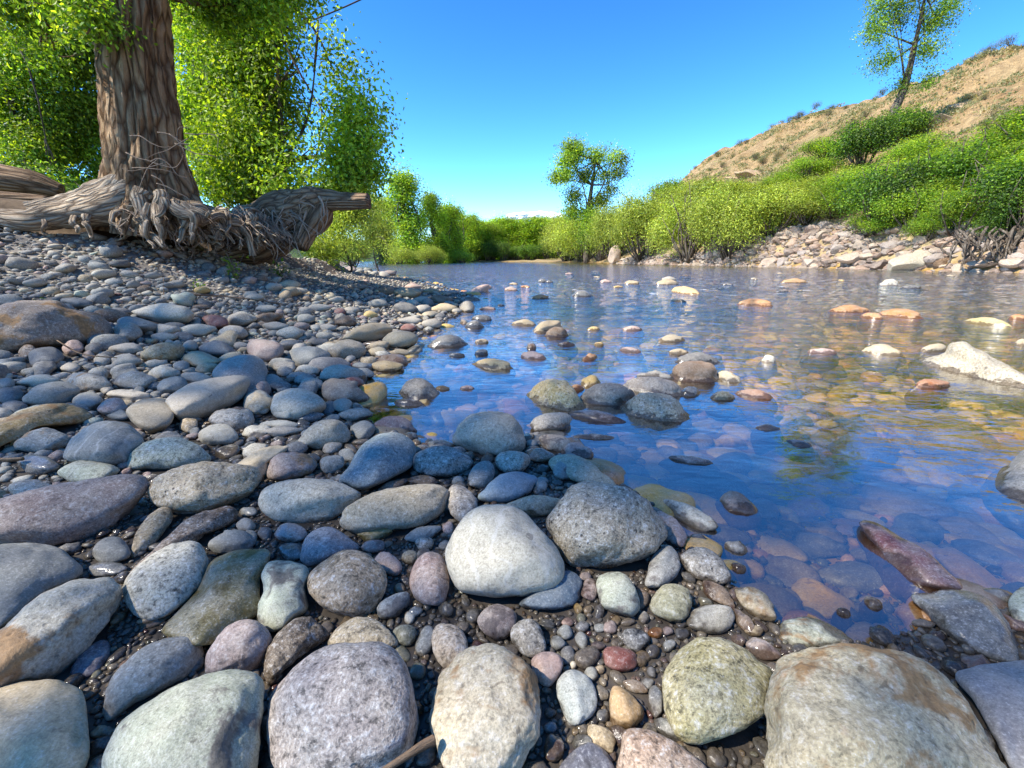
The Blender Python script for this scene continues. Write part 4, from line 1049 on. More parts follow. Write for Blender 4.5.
def build_stone(h, idx):
    rs = np.random.default_rng(h.get('seed', 1000 + idx) + 500)
    if 'pts' in h:
        D, c2, S = poly_ellipse(h['pts'])
    else:
        cx, cy, a, b, ang = h['ell']
        t = R(ang); ca, sa = math.cos(t), -math.sin(t)
        Rm = np.array([[ca, -sa], [sa, ca]])
        S = Rm @ np.diag([a * a, b * b]) @ Rm.T
        c2 = np.array([cx, cy])
        th = np.linspace(0, 2 * math.pi, 96, endpoint=False)
        wob = 1 + .05 * np.cos(2 * th + rs.uniform(0, 6)) * 0 + .045 * np.cos(3 * th + rs.uniform(0, 6)) + .03 * np.cos(4 * th + rs.uniform(0, 6)) + .015 * np.cos(5 * th + rs.uniform(0, 6))
        D = c2 + (Rm @ (np.stack([a * np.cos(th), b * np.sin(th)]) * wob)).T
    k = h.get('k', rs.uniform(.62, .85))
    emerge = h.get('emerge', False)
    sink = h.get('sink', rs.uniform(.5, .72))
    C = .03
    p = at_z(c2[0], c2[1], .02)
    # find the sight-line point whose height is ground + sink*C
    for it in range(8):
        dvec = ray(*c2)
        Ys = np.geomspace(.25, 60, 700)
        Q = CAM + dvec[None, :] * (Ys / dvec[1])[:, None]
        gz = terrain(Q[:, 0], Q[:, 1])
        if emerge:
            tgt = np.full(len(gz), h.get('rise', -.25 if h.get('low') else .30) * C + h.get('lift', 0))
            tgt = np.maximum(tgt, gz + .2 * C)
        else:
            tgt = gz + sink * C * (.2 if h.get('low') else 1)
            tgt = np.maximum(tgt, -.2 * C if h.get('low') else .25 * C)
        m = np.nonzero(Q[:, 2] <= tgt)[0]
        j = m[0] if len(m) else len(Ys) - 1
        if 0 < j:
            f0 = Q[j - 1, 2] - tgt[j - 1]; f1 = Q[j, 2] - tgt[j]
            u = f0 / (f0 - f1 + 1e-12)
            p = Q[j - 1] * (1 - u) + Q[j] * u
        else:
            p = Q[0]
        ax, Vx, Cn = solve_axes(S, p, k)
        C = .5 * C + .5 * Cn
    px = math.sqrt(math.sqrt(np.linalg.det(S)))
    sub = 6 if px > 62 else 5 if px > 22 else 4 if px > 9 else 3
    U, F = stone_dirs(sub, rs, 14 if h.get('facet') else int(rs.integers(4, 9)), .14)
    if h.get('facet'):
        pass
    L = np.zeros((3, 3)); L[:2, 0] = Vx[:, 0] * ax[0]; L[:2, 1] = Vx[:, 1] * ax[1]; L[2, 2] = C
    V = U @ L.T + p
    # match the silhouette
    vd = (p - CAM) / np.linalg.norm(p - CAM)
    tang = np.arctan2(D[:, 1] - c2[1], D[:, 0] - c2[0]); trad = np.hypot(D[:, 0] - c2[0], D[:, 1] - c2[1])
    o = np.argsort(tang); tang, trad = tang[o], trad[o]
    tang = np.concatenate([tang - 2 * math.pi, tang, tang + 2 * math.pi]); trad = np.tile(trad, 3)
    NB = 72 if sub >= 5 else 40 if sub == 4 else 24
    for it in range(4):
        q = project(V) - c2
        ph = np.arctan2(q[:, 1], q[:, 0]); rr = np.hypot(q[:, 0], q[:, 1])
        b = ((ph + math.pi) / (2 * math.pi) * NB).astype(int) % NB
        sil = np.zeros(NB); np.maximum.at(sil, b, rr)
        bc = (np.arange(NB) + .5) / NB * 2 * math.pi - math.pi
        good = sil > 0
        sil = np.interp(bc, bc[good], sil[good], period=2 * math.pi) if good.any() else sil + 1
        s = np.interp(bc, tang, trad) / np.maximum(sil, 1e-6)
        s = np.clip(s, .75, 1.3)
        s = (np.roll(s, 1) + 2 * s + np.roll(s, -1)) / 4
        sv = np.interp(ph, bc, s, period=2 * math.pi)
        e = V - p
        par = (e @ vd)[:, None] * vd
        w = sstep(.15, .8, rr / np.maximum(np.interp(ph, bc, sil, period=2 * math.pi), 1e-6))
        V = p + par + (e - par) * (1 + (sv - 1) * w)[:, None]
    size = (ax[0] * ax[1] * C) ** (1 / 3)
    # worn surface: shallow lumps along the normal
    nrm = (V - p); nrm = nrm / (np.linalg.norm(nrm, axis=1)[:, None] + 1e-9)
    off = rs.uniform(0, 50, 3)
    fr = 3.2 / size
    rough = .05 if h['mat'] in 'rb' else .022
    dis = rough * size * fbm(V * fr + off, 4, .5)
    V = V + nrm * dis[:, None]
    # carry the buried part down to the bed
    zb = H(p[0], p[1])
    if emerge and not h.get('lift'):
        need = (p[2] - zb + .02) / C
        if need > 1:
            low = V[:, 2] < p[2]
            hh = np.clip((p[2] - V[low, 2]) / C, 0, 1)
            V[low, :2] = p[:2] + (V[low, :2] - p[:2]) * (1 + min(2.0, max(1.2, .6 * need)) * hh * (1.15 - hh))[:, None]
            V[low, 2] = p[2] + (V[low, 2] - p[2]) * need
    if h.get('ridge'):
        pass
    base = np.array([p[0], p[1], V[:, 2].min()])
    cat = h['cat']
    name = {'boulder': 'river_boulder', 'cobble': 'river_cobble', 'pebble': 'river_pebble', 'rock': 'river_rock'}[cat]
    ob = mesh_np(name, V - base, F, MS[h['mat']], loc=base)
    cl = h.get('colr') or tuple(np.clip(np.array(PAL[h['col']]) * rs.uniform(.88, 1.12), .02, .7))
    ob.color = (cl[0] * 1.10, cl[1] * 1.0, cl[2] * .81, 1)
    h['obj'] = ob; h['c2'] = c2; h['px'] = px; h['p'] = p; h['rad'] = math.sqrt(ax[0] * ax[1]); h['asp'] = math.sqrt(max(np.linalg.eigvalsh(S)) / min(np.linalg.eigvalsh(S)))
    h['ax'] = ax
    return h


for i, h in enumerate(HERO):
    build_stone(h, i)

# ------------------------------------------------------------------ loose stones filling the bar
gr = np.random.default_rng(77)
CELL = .08
gridd = {}


def gput(x, y, r):
    n = int(math.ceil(r / CELL))
    gx, gy = int(math.floor(x / CELL)), int(math.floor(y / CELL))
    for i in range(gx - n, gx + n + 1):
        for j in range(gy - n, gy + n + 1):
            gridd.setdefault((i, j), []).append((x, y, r))


def gfree(x, y, r, slack):
    gx, gy = int(math.floor(x / CELL)), int(math.floor(y / CELL))
    n = int(math.ceil(r / CELL)) if r > CELL else 1
    for i in (gx - n, gx, gx + n):
        for j in (gy - n, gy, gy + n):
            for (a, b, q) in gridd.get((i, j), ()):
                if (a - x) ** 2 + (b - y) ** 2 < ((q + r) * slack) ** 2: return False
    return True


for h in HERO:
    gput(h['p'][0], h['p'][1], h['rad'] * .93)


def stone_pack(n_try, rmin, rmax, power, ymin, ymax, slack, umin=-60, umax=1084, cond=None, nearfac=1.0):
    out = []
    # sample uniformly in picture space below the horizon so near ground gets its share, on the real ground
    us = gr.uniform(umin, umax, n_try); Y = ymin * (ymax / ymin) ** gr.random(n_try)
    X = (us - 512) / FPX * Y * 1.02
    z, land, bank, rb, ds, dt, dr = terrain(X, Y, True)
    rr = rmin * (1 - gr.random(n_try) * (1 - (rmin / rmax) ** power)) ** (-1 / power)
    for i in range(n_try):
        if not cond(land[i], bank[i], rb[i], ds[i], dt[i], dr[i], z[i], X[i], Y[i]): continue
        r = rr[i]
        if gfree(X[i], Y[i], r, slack):
            gput(X[i], Y[i], r); out.append((X[i], Y[i], z[i], r))
    return out


dry = lambda l, b, rb, ds, dt, dr, z, x, y: l and (not b or dt < (.35 if y < 6.5 else 1.6))
shoreband = lambda l, b, rb, ds, dt, dr, z, x, y: (l and (not b or (y > 6.5 and dt < 1.6))) or (ds < .45 and not rb and gr.random() < (1 - ds / .45) ** 1.0)
SP = []
SP += stone_pack(1500, .05, .105, 2.4, 1.6, 9, .88, cond=dry)
SP += stone_pack(30000, .022, .055, 2.2, 1.3, 18, .86, cond=shoreband)
SP += stone_pack(60000, .011, .028, 2.0, 1.1, 10, .86, cond=shoreband)
SP += stone_pack(1500, .012, .022, 1.8, .4, 1.2, .86, cond=shoreband)
far_bar = stone_pack(5000, .12, .4, 2.0, 14, 110, .9, cond=lambda l, b, rb, ds, dt, dr, z, x, y: (l and (not b or dt < 1) and ds < 7))
SP += far_bar
SP += stone_pack(2500, .02, .06, 1.8, .15, 1.2, .86, umin=1090, umax=2600, cond=shoreband)
near_pebbles = stone_pack(70000, .0045, .012, 1.8, .33, 1.9, .82, umax=1400, cond=shoreband)

BARCOL = [('grey', 30), ('blue grey', 30), ('pale grey', 14), ('dark grey', 9), ('tan', 9), ('purple', 7), ('buff', 5), ('pink', 3), ('brown', 5), ('pale green', 4), ('red', 1), ('dark blue', 5)]
bn = [b[0] for b in BARCOL]; bp = np.array([b[1] for b in BARCOL], float); bp /= bp.sum()


def stones_mesh(name, L, mat, subf, cols, probs, flat=(.45, .8), sinkv=.35, zoff=0, tilt=.25):
    Vs, Fs, Cs, off = [], [], [], 0
    for (x, y, z, r) in L:
        d = math.hypot(x, y)
        sub = subf(r * FPX / d)
        U, F = ico(sub)
        e = gr.uniform(.72, 1.3)
        sc = np.array([r * e, r / e, r * gr.uniform(*flat)])
        q = gr.normal(size=3) * .35
        rd = 1 + .16 * np.sin(U @ (gr.normal(size=3) * 2.1) + gr.uniform(0, 6)) + .08 * np.sin(U @ (gr.normal(size=3) * 4) + gr.uniform(0, 6))
        V = U * rd[:, None] * sc
        t = gr.uniform(0, 2 * math.pi); c, s = math.cos(t), math.sin(t)
        ti = gr.normal() * tilt; ct, st = math.cos(ti), math.sin(ti)
        Rz = np.array([[c, -s, 0], [s, c, 0], [0, 0, 1]]); Rx = np.array([[1, 0, 0], [0, ct, -st], [0, st, ct]])
        V = V @ (Rz @ Rx).T + np.array([x, y, z + sc[2] * sinkv + zoff])
        cc = np.array(PAL[bn[0]]) if cols is None else None
        if cols is None:
            cc = np.array(PAL[gr.choice(bn, p=bp)])
        else:
            cc = np.array(cols[gr.choice(len(cols), p=probs)])
        cc = np.clip(cc * gr.uniform(.75, 1.25) * [1.10, 1, .81], .02, .7)
        Vs.append(V); Fs.append(F + off); Cs.append(np.tile(cc, (len(V), 1))); off += len(V)
    return mesh_np(name, np.vstack(Vs), np.vstack(Fs), mat, tint=np.vstack(Cs))


# the largest of the loose stones become individuals, the rest is gravel
hero_n = len(HERO)


def ppx(s):
    d = math.hypot(s[0], s[1]); return s[3] * FPX / d


vis = []
for s in SP:
    q = project(np.array([s[0], s[1], s[2]]))
    vis.append(ppx(s) if (0 < q[0] < 1024 and 0 < q[1] < 768 and s[1] > 0) else 0)
order = np.argsort(-np.array(vis))
N_INDIV = max(0, 300 - hero_n)
ind = set(order[:N_INDIV].tolist())
for i in sorted(ind):
    x, y, z, r = SP[i]
    rs = np.random.default_rng(9000 + i)
    U, F = stone_dirs(4 if vis[i] > 8 else 3, rs, int(rs.integers(3, 8)), .16)
    e = rs.uniform(.75, 1.3); sc = np.array([r * e, r / e, r * rs.uniform(.5, .8)])
    V = U * sc
    ti = rs.normal() * .2; ct, st = math.cos(ti), math.sin(ti)
    V = V @ np.array([[1, 0, 0], [0, ct, -st], [0, st, ct]]).T
    zc = z + sc[2] * .45
    V = V + np.array([0, 0, zc])
    zb = V[:, 2].min(); V[:, 2] -= zb
    key = rs.choice(bn, p=bp)
    t = rs.uniform(0, 2 * math.pi)
    ob = mesh_np('river_cobble', V, F, MS[rs.choice(['g', 's', 's', 'g', 'v', 'd'])], loc=(x, y, zb))
    ob.rotation_euler = (0, 0, t)
    ob.color = (*np.clip(np.array(PAL[key]) * rs.uniform(.88, 1.12) * [1.10, 1, .81], .02, .7), 1)
    c2 = project(np.array([x, y, zc]))
    HERO.append(dict(obj=ob, c2=c2, px=vis[i], p=np.array([x, y, zc]), col=key, cat='cobble', label=None, short=None, asp=max(e, 1 / e) ** 2))
rest = [s for i, s in enumerate(SP) if i not in ind]
subf = lambda px: 3 if px > 7 else 2 if px > 1.6 else 1
o = stones_mesh('gravel', rest + near_pebbles, MG, subf, None, None)
tag(o, 'loose grey and blue river gravel covering the bar', 'gravel', kind='stuff')

# ------------------------------------------------------------------ riverbed cobbles
gridd.clear()
wetc = lambda l, b, rb, ds, dt, dr, z, x, y: (not l) and (not rb)
BED = stone_pack(15000, .05, .17, 2.0, .45, 22, .8, umax=1900, cond=wetc) + stone_pack(20000, .02, .05, 2.0, .3, 5, .82, umax=1700, cond=wetc)
bedcols = [(.62, .36, .05), (.42, .18, .03), (.52, .38, .07), (.28, .20, .05), (.12, .09, .045), (.42, .31, .12), (.14, .08, .05), (.06, .06, .05), (.18, .13, .07)]
bedp = np.array([5, 3, 4, 4, 3, 2, 2, 3, 3], float); bedp /= bedp.sum()
o = stones_mesh('riverbed_cobbles', BED, MW, lambda px: 3 if px > 9 else 2 if px > 2 else 1, bedcols, bedp, flat=(.35, .6), sinkv=.2)
tag(o, 'amber and brown cobbles covering the bed under the clear water', 'riverbed', kind='stuff')

# ------------------------------------------------------------------ labels of the stones
LM = [h for h in HERO if h.get('short')]


def shape_word(h):
    a = h['asp']
    if h['cat'] == 'rock': return 'flat' if a > 2.2 else 'low'
    return 'round' if a < 1.22 else 'oval' if a < 1.6 else 'oblong' if a < 2.3 else 'long flat'


def size_word(h):
    return 'tiny' if h['px'] < 6 else 'small' if h['px'] < 10 else 'modest' if h['px'] < 16 else 'large'


def rel(h, m, first=True):
    dx, dy = h['c2'] - m['c2']
    if abs(dx) > abs(dy) * 1.3: return 'right of' if dx > 0 else 'left of'
    return ('just behind' if dy < 0 else 'just in front of')


used = set(h['label'] for h in HERO if h.get('label'))
unl = [h for h in HERO if not h.get('label')]
for h in sorted(unl, key=lambda q: -q['px']):
    near = sorted(LM, key=lambda m: float(np.hypot(*(m['c2'] - h['c2'])) - m['px'] * .8))
    noun = {'cobble': 'cobble', 'pebble': 'pebble', 'rock': 'stone awash', 'boulder': 'boulder'}[h['cat']]
    head = f"{size_word(h)} {shape_word(h)} {h['col']} {noun}"
    done = None
    for m in near[:6]:
        cand = f"{head} {rel(h, m)} {m['short']}"
        if cand not in used and len(cand.split()) <= 16: done = cand; break
    if done is None:
        for m in near[:5]:
            for m2 in near[:7]:
                if m2 is m: continue
                r2 = rel(h, m2).replace('just ', '')
                cand = f"{h['col']} {noun} {rel(h, m)} {m['short']}, {r2} {m2['short']}"
                if cand not in used and len(cand.split()) <= 16: done = cand; break
            if done: break
    if done is None:
        done = head + ' on the bar near ' + near[0]['short']
    used.add(done); h['label'] = done
for h in HERO:
    grp = {'boulder': 'river boulders', 'cobble': 'river cobbles', 'pebble': 'river pebbles', 'rock': 'rocks standing in the river'}[h['cat']]
    tag(h['obj'], h['label'], h['cat'], grp)

# ------------------------------------------------------------------ foliage tools
ML = leaf_mat('leaves_green', .5, 1.25)
MLw = leaf_mat('leaves_willow', .38)
MBARK = bark_mat('cottonwood_bark', (.38, .24, .125), (.64, .46, .28), scale=15, stretch=(1, 1, .16), bump=1.0, bdist=.06, crack=.9, grain=True)
MBARKS = bark_mat('cottonwood_limb_bark', (.17, .11, .065), (.34, .24, .15), scale=14, stretch=(1, 1, .3), bump=.8, bdist=.02)
MBARK2 = bark_mat('far_tree_bark', (.10, .08, .06), (.20, .17, .13), scale=4, stretch=(1, 1, .2), bump=.6, bdist=.03)
MROOTG = bark_mat('weathered_root_wood', (.38, .29, .19), (.62, .52, .39), scale=26, stretch=(1, 1, .07), bump=1.0, bdist=.02, crack=.85, grain=True)
MROOT = simple_mat('rootlet_wood', (.15, .10, .065), .9, noise=1, scale=5, col2=(.42, .33, .24))
MLOG = bark_mat('old_split_wood', (.22, .14, .085), (.42, .30, .19), scale=18, stretch=(1, 1, .08), bump=1.0, bdist=.02, crack=.85, grain=True)
MTWIG = simple_mat('thin_twigs', (.13, .09, .06), .9, scale=30, col2=(.2, .15, .11))

YG = [(.24, .34, .03), (.30, .38, .035), (.18, .28, .025)]      # sunny yellow-green
MG_ = [(.10, .20, .022), (.15, .26, .026), (.07, .14, .018), (.19, .29, .035)]   # mid green
DG = [(.035, .085, .014), (.055, .12, .018), (.03, .065, .014), (.09, .16, .02)]   # dark green
WL = [(.30, .36, .045), (.23, .31, .035), (.36, .40, .06), (.18, .24, .035)]   # willow


def leaves_np(C, N, size, tint, rs, aspect=.55):
    """one folded rhombus per leaf"""
    n = len(C)
    N = N / (np.linalg.norm(N, axis=1)[:, None] + 1e-9)
    a = rs.normal(size=(n, 3)); a[:, 2] -= .5
    a -= N * (a * N).sum(1)[:, None]; a /= np.linalg.norm(a, axis=1)[:, None] + 1e-9
    b = np.cross(N, a)
    s = (size * rs.uniform(.65, 1.3, n))[:, None]
    V = np.stack([C - a * s * .5, C + b * s * aspect * .5 + N * s * .08, C + a * s * .55, C - b * s * aspect * .5 + N * s * .08], 1).reshape(-1, 3)
    F = np.arange(4 * n).reshape(n, 4)
    T = np.repeat(tint, 4, 0)
    return V, F, T


def crown_np(lobes, n_leaf, leaf, cl_r, per, tints, rs, hole=.25, hfreq=.9, shell=.45, up=.5, aspect=.55, sink=0):
    """lobes (c, radii) -> leaves in twig clusters. Returns V, F, T, cluster centres"""
    lobes = [(np.array(c, float), np.array(r, float) * np.ones(3)) for c, r in lobes]
    wgt = np.array([np.prod(r) ** .55 for _, r in lobes]); wgt /= wgt.sum()
    nc = int(n_leaf / per * 1.5)
    k = rs.choice(len(lobes), nc, p=wgt)
    c = np.array([lobes[i][0] for i in k]); r = np.array([lobes[i][1] for i in k])
    d = rs.normal(size=(nc, 3)); d /= np.linalg.norm(d, axis=1)[:, None]
    rad = (shell + (1 - shell) * rs.random(nc)) ** 1.0
    rad *= 1 + .28 * vnoise(d * 2.2 + k[:, None] * 7.1) + .12 * rs.normal(size=nc)
    pos = c + d * r * rad[:, None]
    keep = vnoise(pos * hfreq / max(leaf * 12, .2) + 3) > -1 + hole * 2 - .0
    keep = (vnoise(pos * hfreq / max(leaf * 12, .2) + 3) * .5 + .5) > hole * rs.uniform(.6, 1.4, nc)
    pos, d = pos[keep], d[keep]
    pos, d = pos[:int(n_leaf / per)], d[:int(n_leaf / per)]
    m = len(pos)
    tb = np.array(tints)
    lt = rs.uniform(.6, 1.4, len(lobes)); kk = k[keep][:m]
    ct = tb[rs.integers(0, len(tb), m)] * rs.uniform(.6, 1.4, (m, 1)) * lt[kk][:, None]
    C = np.repeat(pos, per, 0)
    q = rs.normal(size=(m * per, 3)) * cl_r * np.array([1, 1, .75])
    C = C + q
    Nn = q / cl_r * .35 + np.repeat(d, per, 0) * .35 + rs.normal(size=(m * per, 3)) * .75 + np.array([0, 0, up])
    T = np.repeat(ct, per, 0) * rs.uniform(.7, 1.35, (m * per, 1))
    V, F, T = leaves_np(C, Nn, leaf, T, rs, aspect)
    return V, F, T, pos


def limb_paths(base, lobes, rs, r0, sag=.1):
    out = []
    for c, r in lobes:
        c = np.array(c, float)
        mid = base + (c - base) * .5 + rs.normal(size=3) * np.linalg.norm(c - base) * .09
        out.append(([base, mid, c], [r0, r0 * .6, r0 * .22]))
        for _ in range(3):
            e = c + rs.normal(size=3) * np.array(r) * .55
            out.append(([mid * .4 + c * .6, (c + e) / 2 + rs.normal(size=3) * .05, e], [r0 * .35, r0 * .2, r0 * .06]))
    return out


def tubes(paths, seg=6, smoothn=3, rough=0):
    return join([tube(p, r, seg, rough=rough, rseed=i * 3.3, smoothn=smoothn) for i, (p, r) in enumerate(paths)])


def make_tree(name, base, trunk, lobes, rs, leafmat, barkmat, n_leaf, leaf, cl_r, per, tints, limb_r=.06, limb_from=.5, split=('trunk', 'crown'), **kw):
    """trunk: ([points], [radii]) in world; lobes in world"""
    base = np.array(base, float)
    root = empty(name, base)
    tp = [np.array(q, float) for q in trunk[0]]
    parts = [tube(tp, trunk[1], 12, rough=.1, smoothn=5)]
    parts += [tube(p, r, 6, rough=.05, rseed=i, smoothn=3) for i, (p, r) in enumerate(
        sum([limb_paths(tp[min(len(tp) - 1, max(1, int(round((len(tp) - 1) * rs.uniform(limb_from, 1)))))], [lb], rs, limb_r) for lb in lobes], []))]
    V, F = join(parts)
    mesh_np(split[0], V - base, F, barkmat, root)
    V, F, T, _ = crown_np(lobes, n_leaf, leaf, cl_r, per, tints, rs, **kw)
    mesh_np(split[1], V - base, F, leafmat, root, tint=T, smooth=False)
    return root


def plobes(L):
    """(u, v, Y, r px[, depth factor]) -> lobes"""
    out = []
    for t in L:
        c = at_y(t[0], t[1], t[2]); Z = (c - CAM) @ FV
        r = t[3] * Z / FPX
        out.append((c, (r, r * (t[4] if len(t) > 4 else .8), r * (t[5] if len(t) > 5 else .85))))
    return out


# ------------------------------------------------------------------ the old cottonwood on the bank
rs = np.random.default_rng(301)
TY = 5.5
tb = at_y(152, 222, TY); tb[2] = H(tb[0], tb[1])
tree = empty('cottonwood_tree', tb)
tag(tree, 'old cottonwood with furrowed brown trunk and bare roots on the left bank', 'tree')
tc = [at_y(158, 236, TY), at_y(156, 214, TY), at_y(152, 190, TY), at_y(147, 160, TY), at_y(142, 110, TY), at_y(135, 50, TY), at_y(129, -20, TY)]
top = tc[-1]
tc += [top + np.array([-.10, .1, 1.2]), top + np.array([.05, .1, 2.6]), top + np.array([.1, 0, 4.2])]
PXM = lambda px, q: px * ((q - CAM) @ FV) / FPX
rad = [PXM(a_, q_) for a_, q_ in zip((50, 45, 37, 32, 29, 28, 28), tc)] + [.26, .2, .1]


def bark_trunk(path, radii, seg=110, smoothn=26):
    V, F = tube(path, radii, seg, smoothn=smoothn, cap=False)
    G = tube.G
    n = len(V) // seg
    th = np.tile(np.linspace(0, 2 * math.pi, seg, endpoint=False), n)
    zz = V[:, 2]
    P3 = np.stack([np.cos(th) * 5.5, np.sin(th) * 5.5, zz * 1.5], -1)
    P3 += .35 * np.stack([vnoise(P3 * .7 + 5), vnoise(P3 * .7 + 15), 0 * zz], -1)
    r1 = 1 - np.abs(vnoise(P3 * 1.35)) * 2.2
    r2 = 1 - np.abs(vnoise(P3 * 2.9 + 11)) * 2.0
    cen = np.repeat(V.reshape(n, seg, 3).mean(1), seg, 0)
    d = V - cen; L = np.linalg.norm(d, axis=1)[:, None]; d = d / L
    low = np.clip((1.9 - zz) / .8, 0, 1)
    flare = low * .10 * np.cos(5 * th + .8 + zz) + low * .05 * np.cos(9 * th + 2)
    big = .05 * vnoise(np.stack([np.cos(th) * 1.2, np.sin(th) * 1.2, zz * .8], -1))
    V = V + d * (.045 * r1 + .022 * r2 - .02 + L[:, 0] * (flare + big))[:, None]
    tube.G = G
    return V, F


V, F = bark_trunk(tc, rad)
mesh_np('trunk', V - tb, F, MBARK, tree, tint=tube.G)
# main roots: (u, v, Y, r px) chains
ROOTS = [
    [(140, 200, 5.3, 26), (105, 208, 5.0, 20), (70, 214, 4.8, 14), (35, 221, 4.65, 11), (5, 218, 4.6, 9), (-25, 214, 4.6, 9)],
    [(125, 190, 5.25, 16), (95, 200, 5.0, 15), (60, 207, 4.85, 10), (30, 213, 4.7, 9)],
    [(145, 196, 5.1, 13), (142, 214, 4.95, 10), (148, 232, 4.9, 6), (165, 248, 4.75, 3)],
    [(160, 196, 5.1, 12), (158, 214, 4.9, 8), (160, 228, 4.8, 4), (163, 245, 4.75, 2.4)],
    [(172, 202, 5.1, 9), (190, 211, 4.9, 5), (207, 213, 4.85, 3.4), (206, 212, 4.84, 2)],
    [(166, 200, 5.0, 6), (164, 203, 4.9, 4.5), (160, 216, 4.8, 3), (163, 225, 4.8, 2)],
    [(174, 203, 5.0, 7), (188, 217, 4.85, 6), (194, 230, 4.8, 3.5), (192, 243, 4.75, 2)],
    [(180, 205, 5.1, 8), (205, 219, 5.2, 7), (235, 222, 5.5, 6), (248, 236, 5.5, 4), (253, 256, 5.5, 4)],
    [(190, 208, 5.2, 10), (215, 222, 5.4, 8), (240, 232, 5.6, 6), (262, 246, 5.6, 3)],
    [(150, 205, 5.0, 8), (146, 222, 4.85, 5), (150, 238, 4.8, 3), (154, 248, 4.75, 2)],
    [(182, 215, 5.0, 6), (184, 228, 4.9, 4), (178, 242, 4.8, 2.4)],
    [(120, 205, 5.0, 7), (112, 219, 4.75, 3), (118, 229, 4.7, 2)],
    [(75, 212, 4.8, 4), (74, 222, 4.6, 2.6), (78, 232, 4.58, 1.8)],
    [(88, 214, 4.8, 4), (86, 224, 4.6, 2.2), (92, 238, 4.55, 2)],
    [(45, 218, 4.65, 4), (42, 226, 4.55, 2), (45, 234, 4.5, 1.4)],
    [(200, 210, 5.3, 7), (222, 216, 5.6, 6), (250, 214, 5.9, 5), (275, 222, 6.1, 4)],
]
rq = np.random.default_rng(64)
for k in range(24):
    u = rq.uniform(128, 262); f = (u - 128) / 134
    v = rq.uniform(198, 212) + 14 * f; Y = 4.95 + .75 * f + rq.uniform(-.12, .1)
    ch = [(u, v, Y, rq.uniform(1.6, 4.2))]; pr = ch[0][3]; dr_ = rq.normal() * .45 + .25
    for s in range(4):
        v += rq.uniform(4, 11); u += dr_ * 8 + rq.normal() * 5.5; Y -= rq.uniform(-.03, .06); pr *= .78
        ch.append((u, v, Y, pr))
    ROOTS.append(ch)
for k, ch in enumerate(ROOTS):
    pts, rr = [], []
    if k > 1:
        A_ = np.array(ch, float); A_[:, 3] *= .72 if k < 12 else .9
        t_ = np.linspace(0, len(A_) - 1, (len(A_) - 1) * 3 + 1)
        B2 = np.stack([np.interp(t_, np.arange(len(A_)), A_[:, j]) for j in range(4)], -1)
        B2[1:-1, :2] += rq.normal(size=(len(B2) - 2, 2)) * np.minimum(2.4, .8 + B2[1:-1, 3:4] * .35)
        B2[1:-1, 2] += rq.normal(size=len(B2) - 2) * .025
        B2[:, 3] *= rq.uniform(.8, 1.2, len(B2))
        ch = [tuple(t__) for t__ in B2]
    for (u, v, Y, pr) in ch:
        q = at_y(u, v, Y); pts.append(q); rr.append(pr * ((q - CAM) @ FV) / FPX)
    V, F = tube(pts, rr, 16 if rr[0] > .08 else 10, rough=.22, rseed=k * 5.1, rfreq=6, smoothn=8 if k < 2 else 4)
    mesh_np('root', V - tb, F, MROOTG, tree, tint=tube.G)
# the beard of fine rootlets hanging over the scarp
ps = []
for k in range(260):
    u0 = rs.uniform(118, 292); f = (u0 - 118) / 174
    v0 = rs.uniform(200, 226) + 8 * f; Y0 = 4.85 + 1.1 * f + rs.uniform(-.15, .15)
    L = rs.uniform(14, 34) if u0 > 140 else rs.uniform(6, 16)
    u, v, Y = u0, v0, Y0
    pts = [at_y(u, v, Y)]
    drift = rs.normal() * .5 + .35
    for s in range(4):
        v += L / 4 + rs.normal() * 1.5; u += drift * L / 4 + rs.normal() * 4.2; Y -= rs.uniform(-.02, .09)
        pts.append(at_y(u, v, Y))
    r0 = rs.choice([.003, .005, .007, .011], p=[.45, .3, .18, .07])
    ps.append((pts, [r0, r0 * .9, r0 * .7, r0 * .5, r0 * .3]))
V, F = tubes(ps, 5, 3)
o = mesh_np('rootlets', V - tb, F, MROOT, tree); o['kind'] = 'stuff'
# loose vines on the lower trunk
ps = []
for k in range(15):
    u, v = rs.uniform(125, 190), rs.uniform(130, 190)
    pts = []
    a = rs.uniform(-.6, .6) + (math.pi if rs.random() < .5 else 0)
    for s in range(5):
        pts.append(at_y(u, v, 4.98 - .05 * math.cos((u - 155) / 40)))
        u += math.cos(a) * 11; v += math.sin(a) * 11 + 3; a += rs.normal() * .5
    ps.append((pts, [.006, .006, .005, .004, .002]))
V, F = tubes(ps, 5, 4)
mesh_np('dead_twigs', V - tb, F, MTWIG, tree)
# limbs and crown
vis_l = plobes([(10, 5, 5.6, 36), (60, -15, 5.2, 36), (90, 20, 5.0, 20), (185, -30, 5.8, 36), (215, 10, 6.2, 34), (258, 5, 6.4, 40), (290, -25, 6.6, 36), (40, 45, 6.0, 24)])
up_l = [((-5.6, 4.6, 8.0), (1.6, 1.6, 1.0)), ((-3.6, 5.2, 7.6), (1.6, 1.5, 1.0)), ((-4.6, 4.0, 9.0), (1.8, 1.6, 1.1))]
tp = tc[-3:]
ps = []
for c, r in vis_l + up_l:
    ps += limb_paths(tc[-4] if c[2] < 4 else tc[-3], [(c, r)], rs, .11 if c[2] > 4.5 else .05)
V, F = tubes(ps, 7, 4, .06)
mesh_np('limbs', V - tb, F, MBARKS, tree)
V1, F1, T1, _ = crown_np(vis_l, 20000, .055, .13, 16, MG_ + YG, rs, hole=.42, hfreq=1.0, shell=.25)
V2, F2, T2, _ = crown_np(up_l, 4500, .12, .25, 14, MG_, rs, hole=.45, hfreq=1.2, shell=.3)
mesh_np('crown', np.vstack([V1, V2]) - tb, np.vstack([F1, F2 + len(V1)]), ML, tree, tint=np.vstack([T1, T2]), smooth=False)

